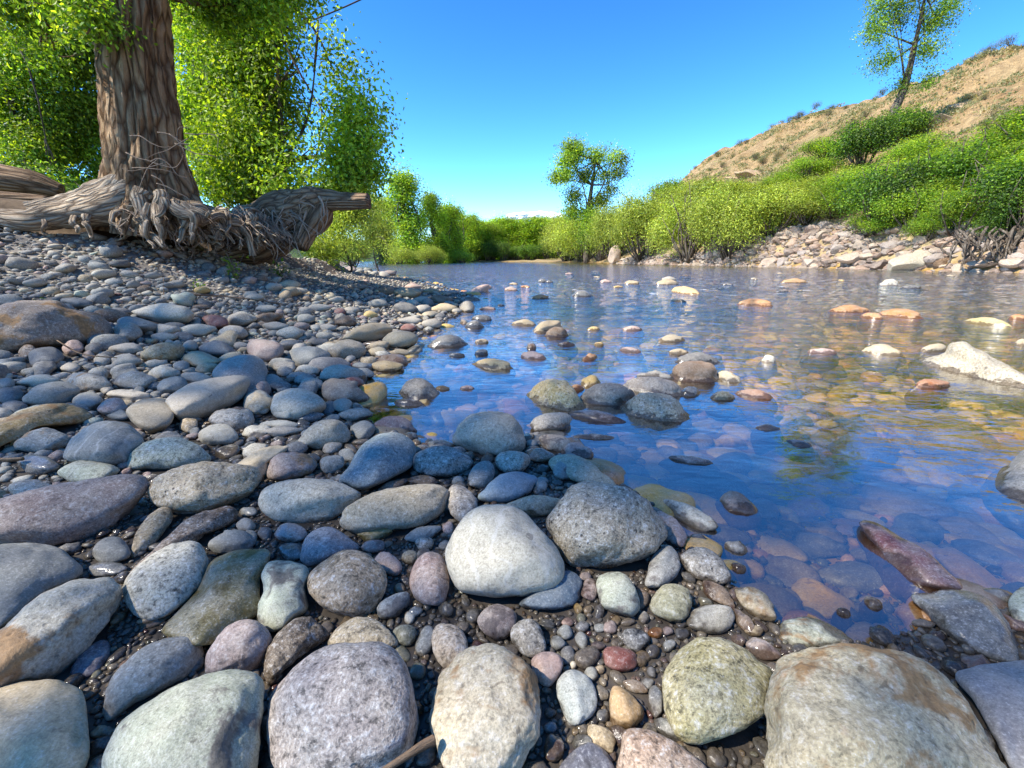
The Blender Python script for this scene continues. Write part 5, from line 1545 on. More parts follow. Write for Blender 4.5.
# ------------------------------------------------------------------ the leaning log and its leafy shrub
lb = at_y(285, 240, 6.3)
log = empty('fallen_log', lb)
tag(log, 'torn tree stump leaning out over the gravel with a cut limb pointing right', 'log')
def pt(u, v, Y, pr):
    q = at_y(u, v, Y); return q, pr * ((q - CAM) @ FV) / FPX
def chain(L, seg, rough, seed, smoothn=8, rf=4):
    a = [pt(*t) for t in L]
    return tube([x[0] for x in a], [x[1] for x in a], seg, rough=rough, rseed=seed, rfreq=rf, smoothn=smoothn)
V, F = chain([(225, 248, 6.4, 20), (262, 234, 6.4, 26), (292, 216, 6.3, 25), (314, 204, 6.2, 17), (328, 201, 6.15, 10), (345, 201, 6.1, 8.5), (369, 201, 6.1, 7.5)], 34, .16, 3.0, 12)
mesh_np('log_body', V - lb, F, MLOG, log, tint=tube.G)
V, F = chain([(322, 200, 6.2, 11), (318, 214, 6.15, 12), (306, 232, 6.1, 10), (300, 248, 6.0, 7)], 18, .3, 8.0)
mesh_np('broken_limb', V - lb, F, MLOG, log, tint=tube.G)
ps = []
for k in range(34):
    u, v = rs.uniform(240, 280), rs.uniform(200, 235)
    if k > 20: u, v = rs.uniform(280, 330), rs.uniform(195, 215)
    pts = []
    Y = 6.0 - rs.uniform(0, .15)
    for s in range(4):
        pts.append(at_y(u, v, Y)); u += rs.normal() * 5; v += rs.uniform(3, 12)
    r0 = rs.uniform(.005, .014); ps.append((pts, [r0, r0, r0 * .7, r0 * .3]))
V, F = tubes(ps, 5, 3)
mesh_np('rootlets', V - lb, F, MROOT, log)

# ------------------------------------------------------------------ bushes and trees on the left bank
def left_tree(name, label, cat, basepx, L, n_leaf, leaf, tints, trunkr, group=None, mat=None, **kw):
    b = at_y(*basepx); b[2] = H(b[0], b[1]) - .05
    lobes = plobes(L)
    zc = max(c[2] for c, r in lobes)
    cen = np.mean([c for c, r in lobes], 0)
    tr = [b, b + (cen - b) * .35 + rs.normal(size=3) * .1, b + (cen - b) * .7, np.array([cen[0], cen[1], zc])]
    t = make_tree(name, b, (tr, [trunkr, trunkr * .8, trunkr * .55, trunkr * .15]), lobes, rs, mat or ML, MBARK2, n_leaf, leaf, leaf * 2.6, 14, tints, limb_r=trunkr * .45, limb_from=.2, **kw)
    tag(t, label, cat, group)
    return t


left_tree('cottonwood_sapling', 'dense leafy green cottonwood sapling arching right over the leaning log', 'tree', (262, 222, 7.2),
          [(230, 50, 7.6, 55), (270, 95, 7.6, 60), (300, 55, 7.4, 40), (322, 110, 7.3, 38), (340, 140, 7.2, 36), (352, 170, 7.0, 26), (250, 150, 7.2, 52), (205, 110, 8.0, 42), (300, 160, 7.0, 42), (215, 5, 7.8, 45),
           (356, 112, 7.2, 26), (364, 140, 7.1, 16), (335, 75, 7.3, 26), (318, 40, 7.4, 26), (366, 170, 7.0, 14), (200, 45, 8.0, 36), (270, 20, 7.6, 42), (225, 180, 7.6, 28), (250, 195, 7.6, 20), (285, 185, 6.8, 22), (330, 185, 6.8, 18)], 56000, .066, MG_ + YG + YG, .07, hole=.44, shell=.2, hfreq=.8)
left_tree('bank_tree', 'slender sunlit tree at the far left behind the fallen logs', 'tree', (25, 190, 10.5),
          [(15, 55, 10.5, 55), (30, 115, 10.5, 46), (5, 140, 10.5, 40), (40, 20, 10.8, 40), (-20, 90, 10.5, 50), (35, 155, 10.2, 26), (15, 180, 10, 26), (55, 185, 10, 20), (-15, 175, 10, 26)], 48000, .07, YG + MG_ + YG, .07, hole=.38, shell=.2)
left_tree('bank_tree', 'sunny yellow-green tree just left of the big trunk', 'tree', (85, 185, 11.5),
          [(80, 60, 11.5, 42), (88, 115, 11.5, 38), (70, 150, 11.2, 30), (100, 30, 11.8, 36), (100, 160, 11.2, 22), (85, 185, 11, 18), (110, 190, 11, 14)], 36000, .075, YG + YG + MG_, .06, hole=.34, shell=.2)
left_tree('bank_tree', 'pale yellow-green tree glowing just right of the big trunk', 'tree', (212, 208, 13),
          [(205, 165, 13, 28), (190, 120, 13.5, 40), (222, 75, 14, 46), (200, 20, 14, 50), (240, 130, 14, 45), (205, 190, 12.5, 20)], 34000, .08, YG, .08, hole=.28, shell=.2)
left_tree('willow_bush', 'bright yellow willow bush under the cut limb of the leaning log', 'bush', (345, 262, 13.5),
          [(338, 232, 13.5, 28), (322, 250, 12.5, 18), (350, 212, 14, 24), (362, 245, 14.5, 18), (335, 200, 14, 20)], 26000, .085, [tuple(1.3 * q_ for q_ in t_) for t_ in WL], .04, mat=MLw, hole=.22, shell=.2, aspect=.3)
left_tree('willow_bush', 'yellow willow bush at the water edge beyond the leaning log', 'bush', (378, 258, 24),
          [(375, 232, 24, 20), (368, 205, 25, 16), (388, 246, 22, 12), (362, 250, 20, 12), (356, 188, 26, 12)], 16000, .12, WL, .05, mat=MLw, hole=.22, shell=.2, aspect=.3)
# shade tree standing beside the photographer, outside the frame to the left
sb = np.array([-15.5, -1.6, 0]); sb[2] = H(sb[0], sb[1])
SH0 = [((-7.6, 1.2, 7.2), (2.6, 2.3, 1.2)), ((-8.2, 2.6, 7.4), (1.6, 1.5, 1.0)), ((-9.6, .6, 7.6), (2.2, 1.6, 1.2)), ((-6.2, .2, 6.9), (1.9, 1.5, 1.0)), ((-7.6, -1.4, 7.2), (2.6, 1.8, 1.2)), ((-5.3, .4, 6.9), (1.4, 1.2, .8)), ((-4.7, -1.0, 7.0), (1.7, 1.2, .9)), ((-4.2, -2.2, 7.1), (1.5, 1.2, .8)), ((-6.0, -2.6, 7.1), (1.8, 1.2, .8)), ((-4.4, -.8, 7.2), (1.2, .8, .7)), ((-4.6, -.2, 7.0), (1.1, .8, .7)), ((-4.0, -.9, 7.0), (1.0, .6, .6))]
SH = [((c_[0] - 5.45, c_[1] - 2.2, c_[2] + 7), r_) for c_, r_ in SH0]
t = make_tree('cottonwood_tree', sb, ([sb, sb + [.3, 0, 4], sb + [.8, .1, 8], sb + [1.5, .1, 13]], [.45, .38, .28, .1]), SH, rs, ML, MBARKS, 7600, .12, .34, 10, MG_, limb_r=.10, hole=.12, shell=.05)
tag(t, 'tall cottonwood on the left bank beside the photographer casting the shade', 'tree')


# ------------------------------------------------------------------ templates for the far plants
def template_tree(name, rs, h, w, n_leaf, leaf, tints, nl=9, low=.25, slim=1.0, mat=None, hole=.25, trunk=True, aspect=.6, shell=.35):
    """a tree of height h at the origin"""
    lobes = []
    for k in range(nl):
        f = rs.uniform(low, .92)
        prof = math.sin(math.pi * min(1, (f - low * .6) / (1.06 - low * .6))) ** .7
        a = rs.uniform(0, 2 * math.pi); q = w * .5 * prof * rs.uniform(.2, .75)
        r = w * rs.uniform(.17, .3) * (prof * .6 + .4)
        lobes.append((np.array([math.cos(a) * q, math.sin(a) * q, f * h]), np.array([r, r, r * rs.uniform(.9, 1.4) * slim])))
    tr = [np.zeros(3), np.array([.02 * h, 0, .3 * h]), np.array([.0, .02 * h, .6 * h]), np.array([.01 * h, 0, .92 * h])]
    t = make_tree(name, (0, 0, 0), (tr, [h * .022, h * .018, h * .011, h * .003]), lobes, rs, mat or ML, MBARK2, n_leaf, leaf, leaf * 2.4, 12, tints, limb_r=h * .008, limb_from=.3, hole=hole, shell=shell, aspect=aspect)
    return t


def template_bush(name, rs, w, h, n_leaf, leaf, tints, nl=9, mat=None, hole=.2, aspect=.4):
    lobes = []
    for k in range(nl):
        a = rs.uniform(0, 2 * math.pi); q = w * .5 * math.sqrt(rs.random()) * .75
        top = h * (1 - .5 * (q / (w * .5)) ** 2) * rs.uniform(.7, 1.0)
        r = w * rs.uniform(.16, .26)
        lobes.append((np.array([math.cos(a) * q, math.sin(a) * q, max(top - r * .8, r * .5)]), np.array([r, r, max(r * .9, h * .22)])))
    root = empty(name)
    st = []
    for k in range(22):
        a = rs.uniform(0, 2 * math.pi); e = np.array([math.cos(a) * w * .38 * rs.random() ** .5, math.sin(a) * w * .38 * rs.random() ** .5, h * rs.uniform(.5, .9)])
        b = e * [.25, .25, 0]
        st.append(([b, (b + e) / 2 + rs.normal(size=3) * .08 * h, e], [h * .014, h * .010, h * .003]))
    V, F = tubes(st, 5, 3)
    mesh_np('stems', V, F, MBARK2, root)
    V, F, T, _ = crown_np(lobes, n_leaf, leaf, leaf * 2.5, 12, tints, rs, hole=hole, shell=.35, aspect=aspect, up=.7)
    mesh_np('foliage', V, F, mat or ML, root, tint=T, smooth=False)
    return root


rt = np.random.default_rng(808)
TW = [template_bush('willow_bush', rt, 6, 5, 24000, .15, WL, 16, MLw, aspect=.4, hole=.12) for _ in range(3)]
TD = [template_bush('green_bush', rt, 5, 4.6, 12000, .15, DG + MG_, 10, aspect=.65) for _ in range(2)]
TM = [template_bush('green_bush', rt, 5, 4.4, 12000, .14, MG_ + YG, 10, aspect=.5) for _ in range(2)]
TS = [template_bush('sagebrush', rt, 1.2, .8, 900, .07, [(.13, .14, .07), (.10, .11, .06), (.17, .16, .09)], 5, aspect=.35) for _ in range(2)]
TC = [template_tree('cottonwood_tree', rt, 18, 9, 22000, .30, MG_ + YG + YG, 16, .10, 1.4, hole=.22) for _ in range(2)]
TP = [template_tree('cottonwood_tree', rt, 18, 6.0, 22000, .30, MG_ + YG + YG, 15, .03, 2.2, hole=.15) for _ in range(2)]
TE = template_tree('spruce_tree', rt, 12, 5, 8000, .22, [(.02, .045, .02), (.03, .06, .025)], 9, .05, 1.3, hole=.1)
usedT = set()


def put(tmpl, base, s, sz=None, rz=None, label=None, cat='bush', group=None, col=None, kind=None):
    first = id(tmpl) not in usedT
    if first:
        usedT.add(id(tmpl)); o = tmpl
    else:
        o = copy_tree(tmpl)
    o.location = base; o.scale = (s, s, sz or s); o.rotation_euler = (0, 0, rt.uniform(0, 6.28) if rz is None else rz)
    for k in ('label', 'category', 'group', 'kind'):
        if k in o: del o[k]
    if col is not None:
        for ch in o.children:
            if ch.name.split('.')[0] in ('foliage', 'crown'): ch.color = (*col, 1)
    tag(o, label, cat, group)
    return o


_dims = {}


def put_px(tmpl, w0, h0, u, vtop, wpx, Y, label, cat, group=None, col=None, sinkm=.15):
    if id(tmpl) not in _dims:
        bb = np.concatenate([np.array(ch.bound_box) for ch in tmpl.children if ch.name.split('.')[0] in ('foliage', 'crown')])
        co = [ch for ch in tmpl.children if ch.name.split('.')[0] in ('foliage', 'crown')][0].data
        A_ = np.empty(len(co.vertices) * 3, np.float32); co.vertices.foreach_get('co', A_); A_ = A_.reshape(-1, 3)
        _dims[id(tmpl)] = (2 * np.percentile(np.abs(A_[:, 0]), 96), np.percentile(A_[:, 2], 99))
    w0, h0 = _dims[id(tmpl)]
    c = at_y(u, 262, Y); x, y = c[0], c[1]
    z = H(x, y) - sinkm
    topz = at_y(u, vtop, Y)[2]
    Z = (np.array([x, y, z]) - CAM) @ FV
    wm = wpx * Z / FPX
    return put(tmpl, (x, y, z), wm / w0, max(.3, (topz - z)) / h0, None, label, cat, group, col)


# right bank bushes: template, width, height, u, v of top, width px, distance, label
GB = 'bushes along the right bank'
B_ = [
    (TW[0], 6, 5, 583, 214, 60, 261, 'rounded yellow-green willow at the foot of the lone tall cottonwood'),
    (TW[1], 6, 5, 568, 218, 46, 261, 'willow bush on the left side of the lone tall cottonwood base'),
    (TM[0], 5, 4.4, 600, 212, 44, 261, 'leafy willow hiding the right side of the lone cottonwood trunk'),
    (TW[1], 6, 5, 643, 196, 64, 262, 'large willow with grey stems at the water, second willow from the lone cottonwood'),
    (TW[2], 6, 5, 614, 206, 44, 260, 'narrow willow filling the gap right of the rounded willow'),
    (TW[0], 6, 5, 690, 186, 78, 263, 'tallest pale willow in the middle of the right bank'),
    (TW[1], 6, 5, 730, 190, 76, 262, 'broad pale willow leaning over the left end of the rubble'),
    (TW[2], 6, 5, 768, 188, 74, 240, 'low spreading willow above the rubble bank'),
    (TW[0], 6, 5, 802, 188, 62, 232, 'small willow between the rubble and the round dark bush'),
    (TM[0], 5, 4.4, 828, 184, 60, 226, 'yellow-green bush right above the centre of the rubble bank'),
    (TM[1], 5, 4.4, 668, 178, 50, 215, 'upper willow bush on the slope behind the bank willows'),
    (TW[1], 6, 5, 745, 182, 60, 210, 'hazy green bush up the slope behind the broad pale willow'),
    (TM[0], 5, 4.4, 793, 156, 46, 190, 'bright green bush halfway up the slope left of the dark one'),
    (TD[0], 5, 4.6, 842, 120, 54, 182, 'dark green bush high on the slope left of the leaning hillside tree'),
    (TD[1], 5, 4.6, 868, 112, 48, 160, 'dark green bush at the foot of the leaning hillside tree'),
    (TM[1], 5, 4.4, 806, 138, 44, 172, 'small lime green bush on the slope behind the dark high bush'),
    (TD[0], 5, 4.6, 872, 165, 66, 238, 'dark round bush with grey leaves over the right part of the rubble'),
    (TM[0], 5, 4.4, 905, 182, 60, 240, 'glossy green bush directly above the pale slab'),
    (TD[1], 5, 4.6, 930, 148, 78, 212, 'deep green bush behind and above the pale slab'),
    (TM[1], 5, 4.4, 948, 190, 56, 246, 'light green bush above the tilted log on the right bank'),
    (TD[0], 5, 4.6, 978, 160, 80, 232, 'dense dark bush above the black recess in the bank'),
    (TM[0], 5, 4.4, 985, 112, 84, 182, 'big yellow-green bush high behind the dense dark bush'),
    (TM[1], 5, 4.4, 1022, 94, 84, 170, 'tall lime bush reaching the right edge under the ridge'),
    (TD[1], 5, 4.6, 1020, 172, 70, 246, 'dark shadowed bush touching the right edge by the water'),
    (TM[0], 5, 4.4, 1034, 140, 90, 205, 'green bush cut by the right edge above the shadowed one'),
    (TM[1], 5, 4.4, 892, 134, 50, 178, 'small bush right beneath the trunk of the leaning hillside tree'),
    (TM[0], 5, 4.4, 772, 172, 42, 200, 'small yellow bush right below the orange rock outcrop'),
    (TM[0], 5, 4.4, 845, 165, 60, 212, 'mid green bush between the rubble and the high dark bushes'),
    (TD[0], 5, 4.6, 1000, 208, 44, 252, 'small dark bush hanging over the right bank recess'),
    (TM[1], 5, 4.4, 868, 212, 44, 244, 'low green bush growing among the rubble right of centre'),
    (TM[0], 5, 4.4, 920, 214, 36, 250, 'little bright green bush right behind the pale slab'),
    (TM[1], 5, 4.4, 905, 150, 60, 196, 'leafy mid green bush between the hillside tree and the deep green bush'),
    (TM[0], 5, 4.4, 955, 138, 60, 190, 'lime bush left of the big yellow-green one below the ridge'),
    (TW[2], 6, 5, 708, 180, 70, 225, 'pale willow rising behind the tallest bank willow'),
    (TW[0], 6, 5, 785, 182, 66, 222, 'yellowish willow behind the low spreading willow'),
    (TW[1], 6, 5, 818, 172, 60, 208, 'pale bush above the yellow-green bush of the rubble bank'),
    (TM[1], 5, 4.4, 1000, 140, 70, 200, 'mid green bush between the deep green bush and the right edge'),
    (TM[0], 5, 4.4, 930, 180, 60, 226, 'leafy green bush in the thick of the right bank above the slab'),
    (TM[1], 5, 4.4, 885, 190, 50, 228, 'bright bush right of the dark round bush above the rubble'),
    (TW[2], 6, 5, 660, 190, 60, 240, 'pale willow between the second willow and the tallest one'),
]
for (t, w0, h0, u, vt, wp, vb, lab) in B_:
    hp = hit(u, vb, 12)
    put_px(t, w0, h0, u, vt, wp, hp[1] + .3, lab, 'bush', GB)
# lone cottonwoods
rs = np.random.default_rng(91)
LY = 97.0
cb_ = at_y(587, 250, LY); cb_[2] = H(cb_[0], cb_[1])
q = lambda u, v: at_y(u, v, LY)
ct_ = make_tree('cottonwood_tree', cb_, ([cb_, q(587, 235), q(588, 215), q(592, 185), q(596, 160)], [.75, .65, .55, .35, .1]),
               plobes([(570, 158, LY, 13), (565, 175, LY, 12), (578, 150, LY, 9), (598, 155, LY, 12), (612, 158, LY, 12), (618, 172, LY, 9), (605, 176, LY, 12), (585, 175, LY, 10), (570, 146, LY, 8), (607, 146, LY, 9), (622, 160, LY, 7), (556, 178, LY, 7), (575, 195, LY, 12), (600, 200, LY, 11), (590, 215, LY, 14), (560, 163, LY, 7), (610, 190, LY, 8), (572, 212, LY, 10)]),
               rs, ML, MBARK2, 24000, .36, .8, 9, YG + YG + MG_, limb_r=.2, hole=.22, shell=.15, limb_from=.4)
tag(ct_, 'lone tall cottonwood with open crown rising above the willows in the middle', 'tree')
usedT.add(0)
hb = hit(884, 150); hb_y = hb[1]
Zs = (hb - CAM) @ FV
rs = np.random.default_rng(77)
b = hb.copy(); b[2] -= .3
q = lambda u, v: at_y(u, v, hb_y)
ht = make_tree('hillside_tree', b, ([b, q(893, 115), q(905, 85), q(915, 45), q(925, -5)], [Zs * 4.5 / FPX, Zs * 4 / FPX, Zs * 3.2 / FPX, Zs * 2 / FPX, Zs * .8 / FPX]),
               [(c, r) for c, r in plobes([(885, 60, hb_y, 20), (878, 30, hb_y, 20), (900, 15, hb_y, 20), (925, 50, hb_y, 20), (935, 20, hb_y, 20), (915, -15, hb_y, 26), (950, 5, hb_y, 18), (880, 5, hb_y, 16), (900, 85, hb_y, 13), (930, 80, hb_y, 12), (885, -20, hb_y, 20), (945, -20, hb_y, 20)])],
               rs, ML, MBARK2, 17000, .20, .42, 9, MG_ + MG_ + YG, limb_r=.10, hole=.24, shell=.15, hfreq=1.0, limb_from=.4)
tag(ht, 'tall loose-crowned tree leaning right on the dry hillside', 'tree')
# left far shore
GL = 'trees on the far left shore'
put_px(TP[0], 6, 18, 410, 172, 34, 92, 'tall upright cottonwood at the far left shore, highest of the far trees', 'tree', GL, (1.1, 1.1, 1))
put_px(TP[1], 6, 18, 391, 198, 24, 100, 'upright cottonwood just left of the highest far tree', 'tree', GL)
put_px(TP[1], 6, 18, 434, 194, 25, 100, 'upright cottonwood just right of the highest far tree', 'tree', GL)
put_px(TP[0], 6, 18, 452, 204, 24, 106, 'second upright cottonwood right of the highest far tree', 'tree', GL)
put_px(TE, 5, 12, 380, 205, 26, 70, 'dark spruce showing between the yellow willow and the far cottonwoods', 'tree')
for (u, vt, wp, Y, lab) in [(400, 247, 26, 80, 'low yellow bush at the water under the highest far tree'), (430, 246, 26, 88, 'low pale bush at the water right of the far cottonwood trunk'), (460, 250, 24, 96, 'low green bush at the far shore where the far treeline begins'), (352, 236, 34, 42, 'pale willow bush at the bend of the left shore')]:
    put_px(TW[1] if u < 450 else TM[0], 6, 5, u, vt, wp, Y, lab, 'bush', 'bushes on the far left shore')
GT = 'trees of the far treeline'
far_tops = [(468, 216), (476, 220), (485, 224), (494, 221), (503, 225), (512, 222), (521, 225), (530, 223), (539, 225), (547, 224), (555, 224), (563, 222), (446, 214), (462, 222)]
far_tops = [(464, 214, 138), (474, 217, 146), (446, 210, 126)] + [(u_, 221 + 2.5 * math.sin(u_ * .7), 150 + (u_ * 37) % 13) for u_ in range(480, 572, 7)] + [(u_, 222 + 2 * math.sin(u_ * .9), 168 + (u_ * 17) % 9) for u_ in range(452, 590, 10)]
for k, (u, vt, Y) in enumerate(far_tops):
    put_px((TC + TP)[k % 4], (9, 9, 6, 6)[k % 4], 18, u, vt + rt.uniform(-1.5, 2), rt.uniform(22, 30), Y, 'leafy cottonwood in the even treeline closing the river bend', 'tree', GT, (1.1, 1.1, 1) if k % 2 else (1.35, 1.3, 1.1))
for k in range(14):
    u = 452 + k * 8.5 + rt.uniform(-2, 2)
    put_px(TD[k % 2], 5, 4.6, u, 243 + rt.uniform(-3, 4), 18, 142 + rt.uniform(0, 6), 'dark bush at the foot of the even treeline closing the river bend', 'bush', 'bushes under the far treeline')
# sagebrush on the slope and the ridge
n = 0
gs = np.random.default_rng(5)
SAGE = 'sagebrush dotted over the dry hillside'
for k in range(600):
    if n >= 150: break
    if k % 3 == 0:
        y = gs.uniform(45, 130); d = gs.uniform(43.5, 46.5)
    else:
        y = gs.uniform(36, 130); d = gs.uniform(10, 45)
    # step inland from the bank
    j = np.interp(y, RBANK[2:6, 1], RBANK[2:6, 0])
    x = j + d * 1.02
    qz = H(x, y); pq = project(np.array([x, y, qz]))
    if not (600 < pq[0] < 1050): continue
    put(TS[n % 2], (x, y, qz - .08), gs.uniform(.7, 1.9), None, None, 'small grey-green sagebrush clump on the dry hillside', 'shrub', SAGE); n += 1

TN = 9000
yy = gs.uniform(30, 135, TN); dd = gs.uniform(6, 46.5, TN)
xx = np.interp(yy, RBANK[2:6, 1], RBANK[2:6, 0]) + dd
keep = fbm2(xx, yy, .16, 3, 8) > gs.uniform(-.5, .35, TN)
xx, yy = xx[keep], yy[keep]; zz = terrain(xx, yy)
nb = 14
Cc = np.repeat(np.stack([xx, yy, zz + .12], -1), nb, 0) + gs.normal(size=(len(xx) * nb, 3)) * [.28, .28, .10]
gcol = np.array([(.34, .29, .13), (.26, .25, .12), (.40, .32, .17), (.15, .17, .07)])[gs.integers(0, 4, len(xx))]
Nn = gs.normal(size=(len(Cc), 3)) * [1, 1, .3]
V, F, T = leaves_np(Cc, Nn, .34, np.repeat(gcol, nb, 0), gs, .5)
o = mesh_np('dry_grass', V, F, MLw, tint=T, smooth=False); tag(o, 'dry bunch grass scattered over the hillside', 'grass', kind='stuff')

# ------------------------------------------------------------------ rubble and rocks of the right bank
MRUB = stone_mat('rubble_stone', src='tint', speck=.3, patch=.5, scale=.12, wetline=False, rough=.9, bump=.6, second=(.5, .4, .3))
gr2 = np.random.default_rng(15)
Vs, Fs, Cs, off = [], [], [], 0
U1, F1 = ico(2)
for k in range(5200):
    u = gr2.uniform(598, 1040); d = gr2.uniform(-.5, 5.5) ** 1.0
    y = gr2.uniform(23, 80)
    j = np.interp(y, RBANK[2:6, 1], RBANK[2:6, 0])
    x = j + d
    pu = project(np.array([x, y, .5]))[0]
    if d > (3.4 if pu > 735 else 1.2): continue
    z = H(x, y)
    s = gr2.choice([.13, .22, .34, .55], p=[.42, .36, .18, .04]) * (.8 + y / 90)
    V = U1.copy()
    for _ in range(7):
        m_ = gr2.normal(size=3); m_ /= np.linalg.norm(m_); dd = gr2.uniform(.45, .8)
        o_ = V @ m_ - dd; V = V - np.where(o_ > 0, o_, 0)[:, None] * m_
    V = V * np.array([s * gr2.uniform(.8, 1.5), s, s * gr2.uniform(.4, .8)])
    t = gr2.uniform(0, 6.28); c, s_ = math.cos(t), math.sin(t); ti = gr2.normal() * .4
    Rx = np.array([[1, 0, 0], [0, math.cos(ti), -math.sin(ti)], [0, math.sin(ti), math.cos(ti)]])
    V = V @ (np.array([[c, -s_, 0], [s_, c, 0], [0, 0, 1]]) @ Rx).T + [x, y, z + s * .1]
    cc = np.array([(.30, .19, .12), (.24, .15, .10), (.34, .26, .18), (.16, .11, .08), (.26, .21, .17)][gr2.integers(5)]) * gr2.uniform(.6, 1.15)
    Vs.append(V); Fs.append(F1 + off); Cs.append(np.tile(cc, (len(V), 1))); off += len(V)
o = mesh_np('rubble', np.vstack(Vs), np.vstack(Fs), MRUB, tint=np.vstack(Cs), smooth=False)
tag(o, 'reddish broken rock covering the foot of the right bank', 'rubble', kind='stuff')


def bank_y(u):
    ys = np.linspace(23, 110, 800); xs = np.interp(ys, RBANK[2:5, 1], RBANK[2:5, 0])
    return float(ys[np.argmin(np.abs(project(np.stack([xs, ys, 0 * xs], -1))[:, 0] - u))])


def block(name, u, v, wpx, hpx, Y, col, label, cat, seed, tilt=0, group=None, mat='g', depth=.8, facets=12):
    rs_ = np.random.default_rng(seed)
    c = at_y(u, v, Y); Z = (c - CAM) @ FV
    U, F = ico(5)
    V = U.copy()
    for _ in range(facets):
        m_ = rs_.normal(size=3); m_ /= np.linalg.norm(m_); dd = rs_.uniform(.55, .85)
        o_ = V @ m_ - dd; V = V - np.where(o_ > 0, o_, 0)[:, None] * m_
    V = V / np.abs(V).max(0)
    V = V * np.array([wpx / 2 * Z / FPX, depth * wpx / 2 * Z / FPX, hpx / 2 * Z / FPX])
    s = np.abs(V).max()
    V = V + .05 * s * np.stack([vnoise(V * 3 / s + 4), vnoise(V * 3 / s + 14), vnoise(V * 3 / s + 24)], -1)
    ct, st = math.cos(R(tilt)), math.sin(R(tilt))
    V = V @ np.array([[ct, 0, st], [0, 1, 0], [-st, 0, ct]])
    b = np.array([c[0], c[1], c[2] + V[:, 2].min()])
    o = mesh_np(name, V + (c - b), F, MS[mat], loc=b, smooth=True)
    o.color = (*col, 1)
    tag(o, label, cat, group)
    return o


MS['R'] = stone_mat('bank_rock_stone', speck=.3, patch=.5, scale=.1, wetline=False, rough=.9, bump=1.0, second=(.5, .4, .28))
block('bank_boulder', 914, 262, 58, 17, bank_y(914) + .3, (.36, .31, .22), 'pale triangular slab lying at the water under the bushes', 'boulder', 41, 12, mat='R', depth=.5, facets=5)
for (u, v, w_, h_, lab, sd_) in [(770, 262, 20, 8, 'pale rust stone at the left end of the rubble bank waterline', 1), (812, 262, 22, 8, 'flat stone at the waterline midway along the rubble', 2), (850, 258, 26, 11, 'tan block at the water just left of the pale slab', 3),
                                   (985, 264, 30, 9, 'low pale rock at the water under the black recess', 4), (1015, 262, 24, 12, 'brown rock at the water touching the right edge', 5), (615, 255, 14, 20, 'dark upright rock at the river end of the rounded willow', 6)]:
    Yw = bank_y(u) + .2
    block('bank_rock', u, v, w_, h_, Yw, (.38, .28, .2), lab, 'rock', 50 + sd_, 5, 'rocks at the foot of the right bank', 'R')
# tilted log on the right bank
lg = [pt(938, 265, bank_y(938), 4.5), pt(952, 258, bank_y(938) + .5, 4.5), pt(966, 251, bank_y(938) + 1, 4)]
V, F = tube([a[0] for a in lg], [a[1] for a in lg], 14, rough=.12, smoothn=8)
o = mesh_np('driftwood_log', V - lg[0][0], F, MLOG, loc=lg[0][0], tint=tube.G); tag(o, 'orange-brown log tilted against the right bank', 'log')
# outcrops on the slope
for (u, v, w_, h_, lab, sd_) in [(757, 176, 44, 18, 'orange rock outcrop on the slope above the willows', 11), (735, 182, 24, 12, 'small tan outcrop left of the orange one', 12), (942, 122, 34, 18, 'brown rock ledge with a dark face below the ridge', 13), (920, 135, 26, 12, 'lower tan ledge left of the brown rock ledge', 14),
                                   (965, 108, 30, 12, 'rock ledge running up right from the brown one', 15), (890, 122, 20, 10, 'small ledge right of the hillside tree trunk', 16)]:
    hp = hit(u, v)
    block('rock_outcrop', u, v + 2, w_, h_ * .8, hp[1] + .5, (.40, .26, .13), lab, 'rock', sd_, -22, 'rock outcrops on the slope', 'R', .7, 14)
# dark root tangle in the recess of the right bank
rk = np.random.default_rng(4)
ps = []
cb = at_y(990, 250, 25.5)
for k in range(60):
    u, v = rk.uniform(955, 1040), rk.uniform(226, 240); pts = []
    for s in range(4):
        pts.append(at_y(u, v, 26.2 - .3 * s + rk.uniform(-.2, .2))); u += rk.normal() * 6; v += rk.uniform(4, 11)
    r0 = rk.uniform(.03, .1); ps.append((pts, [r0, r0, r0 * .8, r0 * .5]))
V, F = tubes(ps, 6, 3)
o = mesh_np('root_tangle', V - cb, F, MBARK2, loc=cb); tag(o, 'dark tangle of exposed roots hanging over the water at the right', 'roots')

# ------------------------------------------------------------------ logs, sprouts and sticks on the left
a = [pt(-40, 172, 5.9, 12), pt(0, 178, 5.9, 13), pt(35, 184, 6.0, 11), pt(62, 192, 6.1, 7)]
V, F = tube([x[0] for x in a], [x[1] for x in a], 26, rough=.2, rseed=4, smoothn=10)
o = mesh_np('fallen_log', V - a[1][0], F, MLOG, loc=a[1][0], tint=tube.G); tag(o, 'weathered brown log lying on the terrace at the far left', 'log')
a = [pt(-40, 196, 5.3, 6), pt(10, 199, 5.4, 6), pt(50, 200, 5.5, 4)]
V, F = tube([x[0] for x in a], [x[1] for x in a], 16, rough=.2, rseed=9, smoothn=8)
o = mesh_np('fallen_log', V - a[1][0], F, MLOG, loc=a[1][0], tint=tube.G); tag(o, 'thin grey-brown log below the weathered one at the far left', 'log')


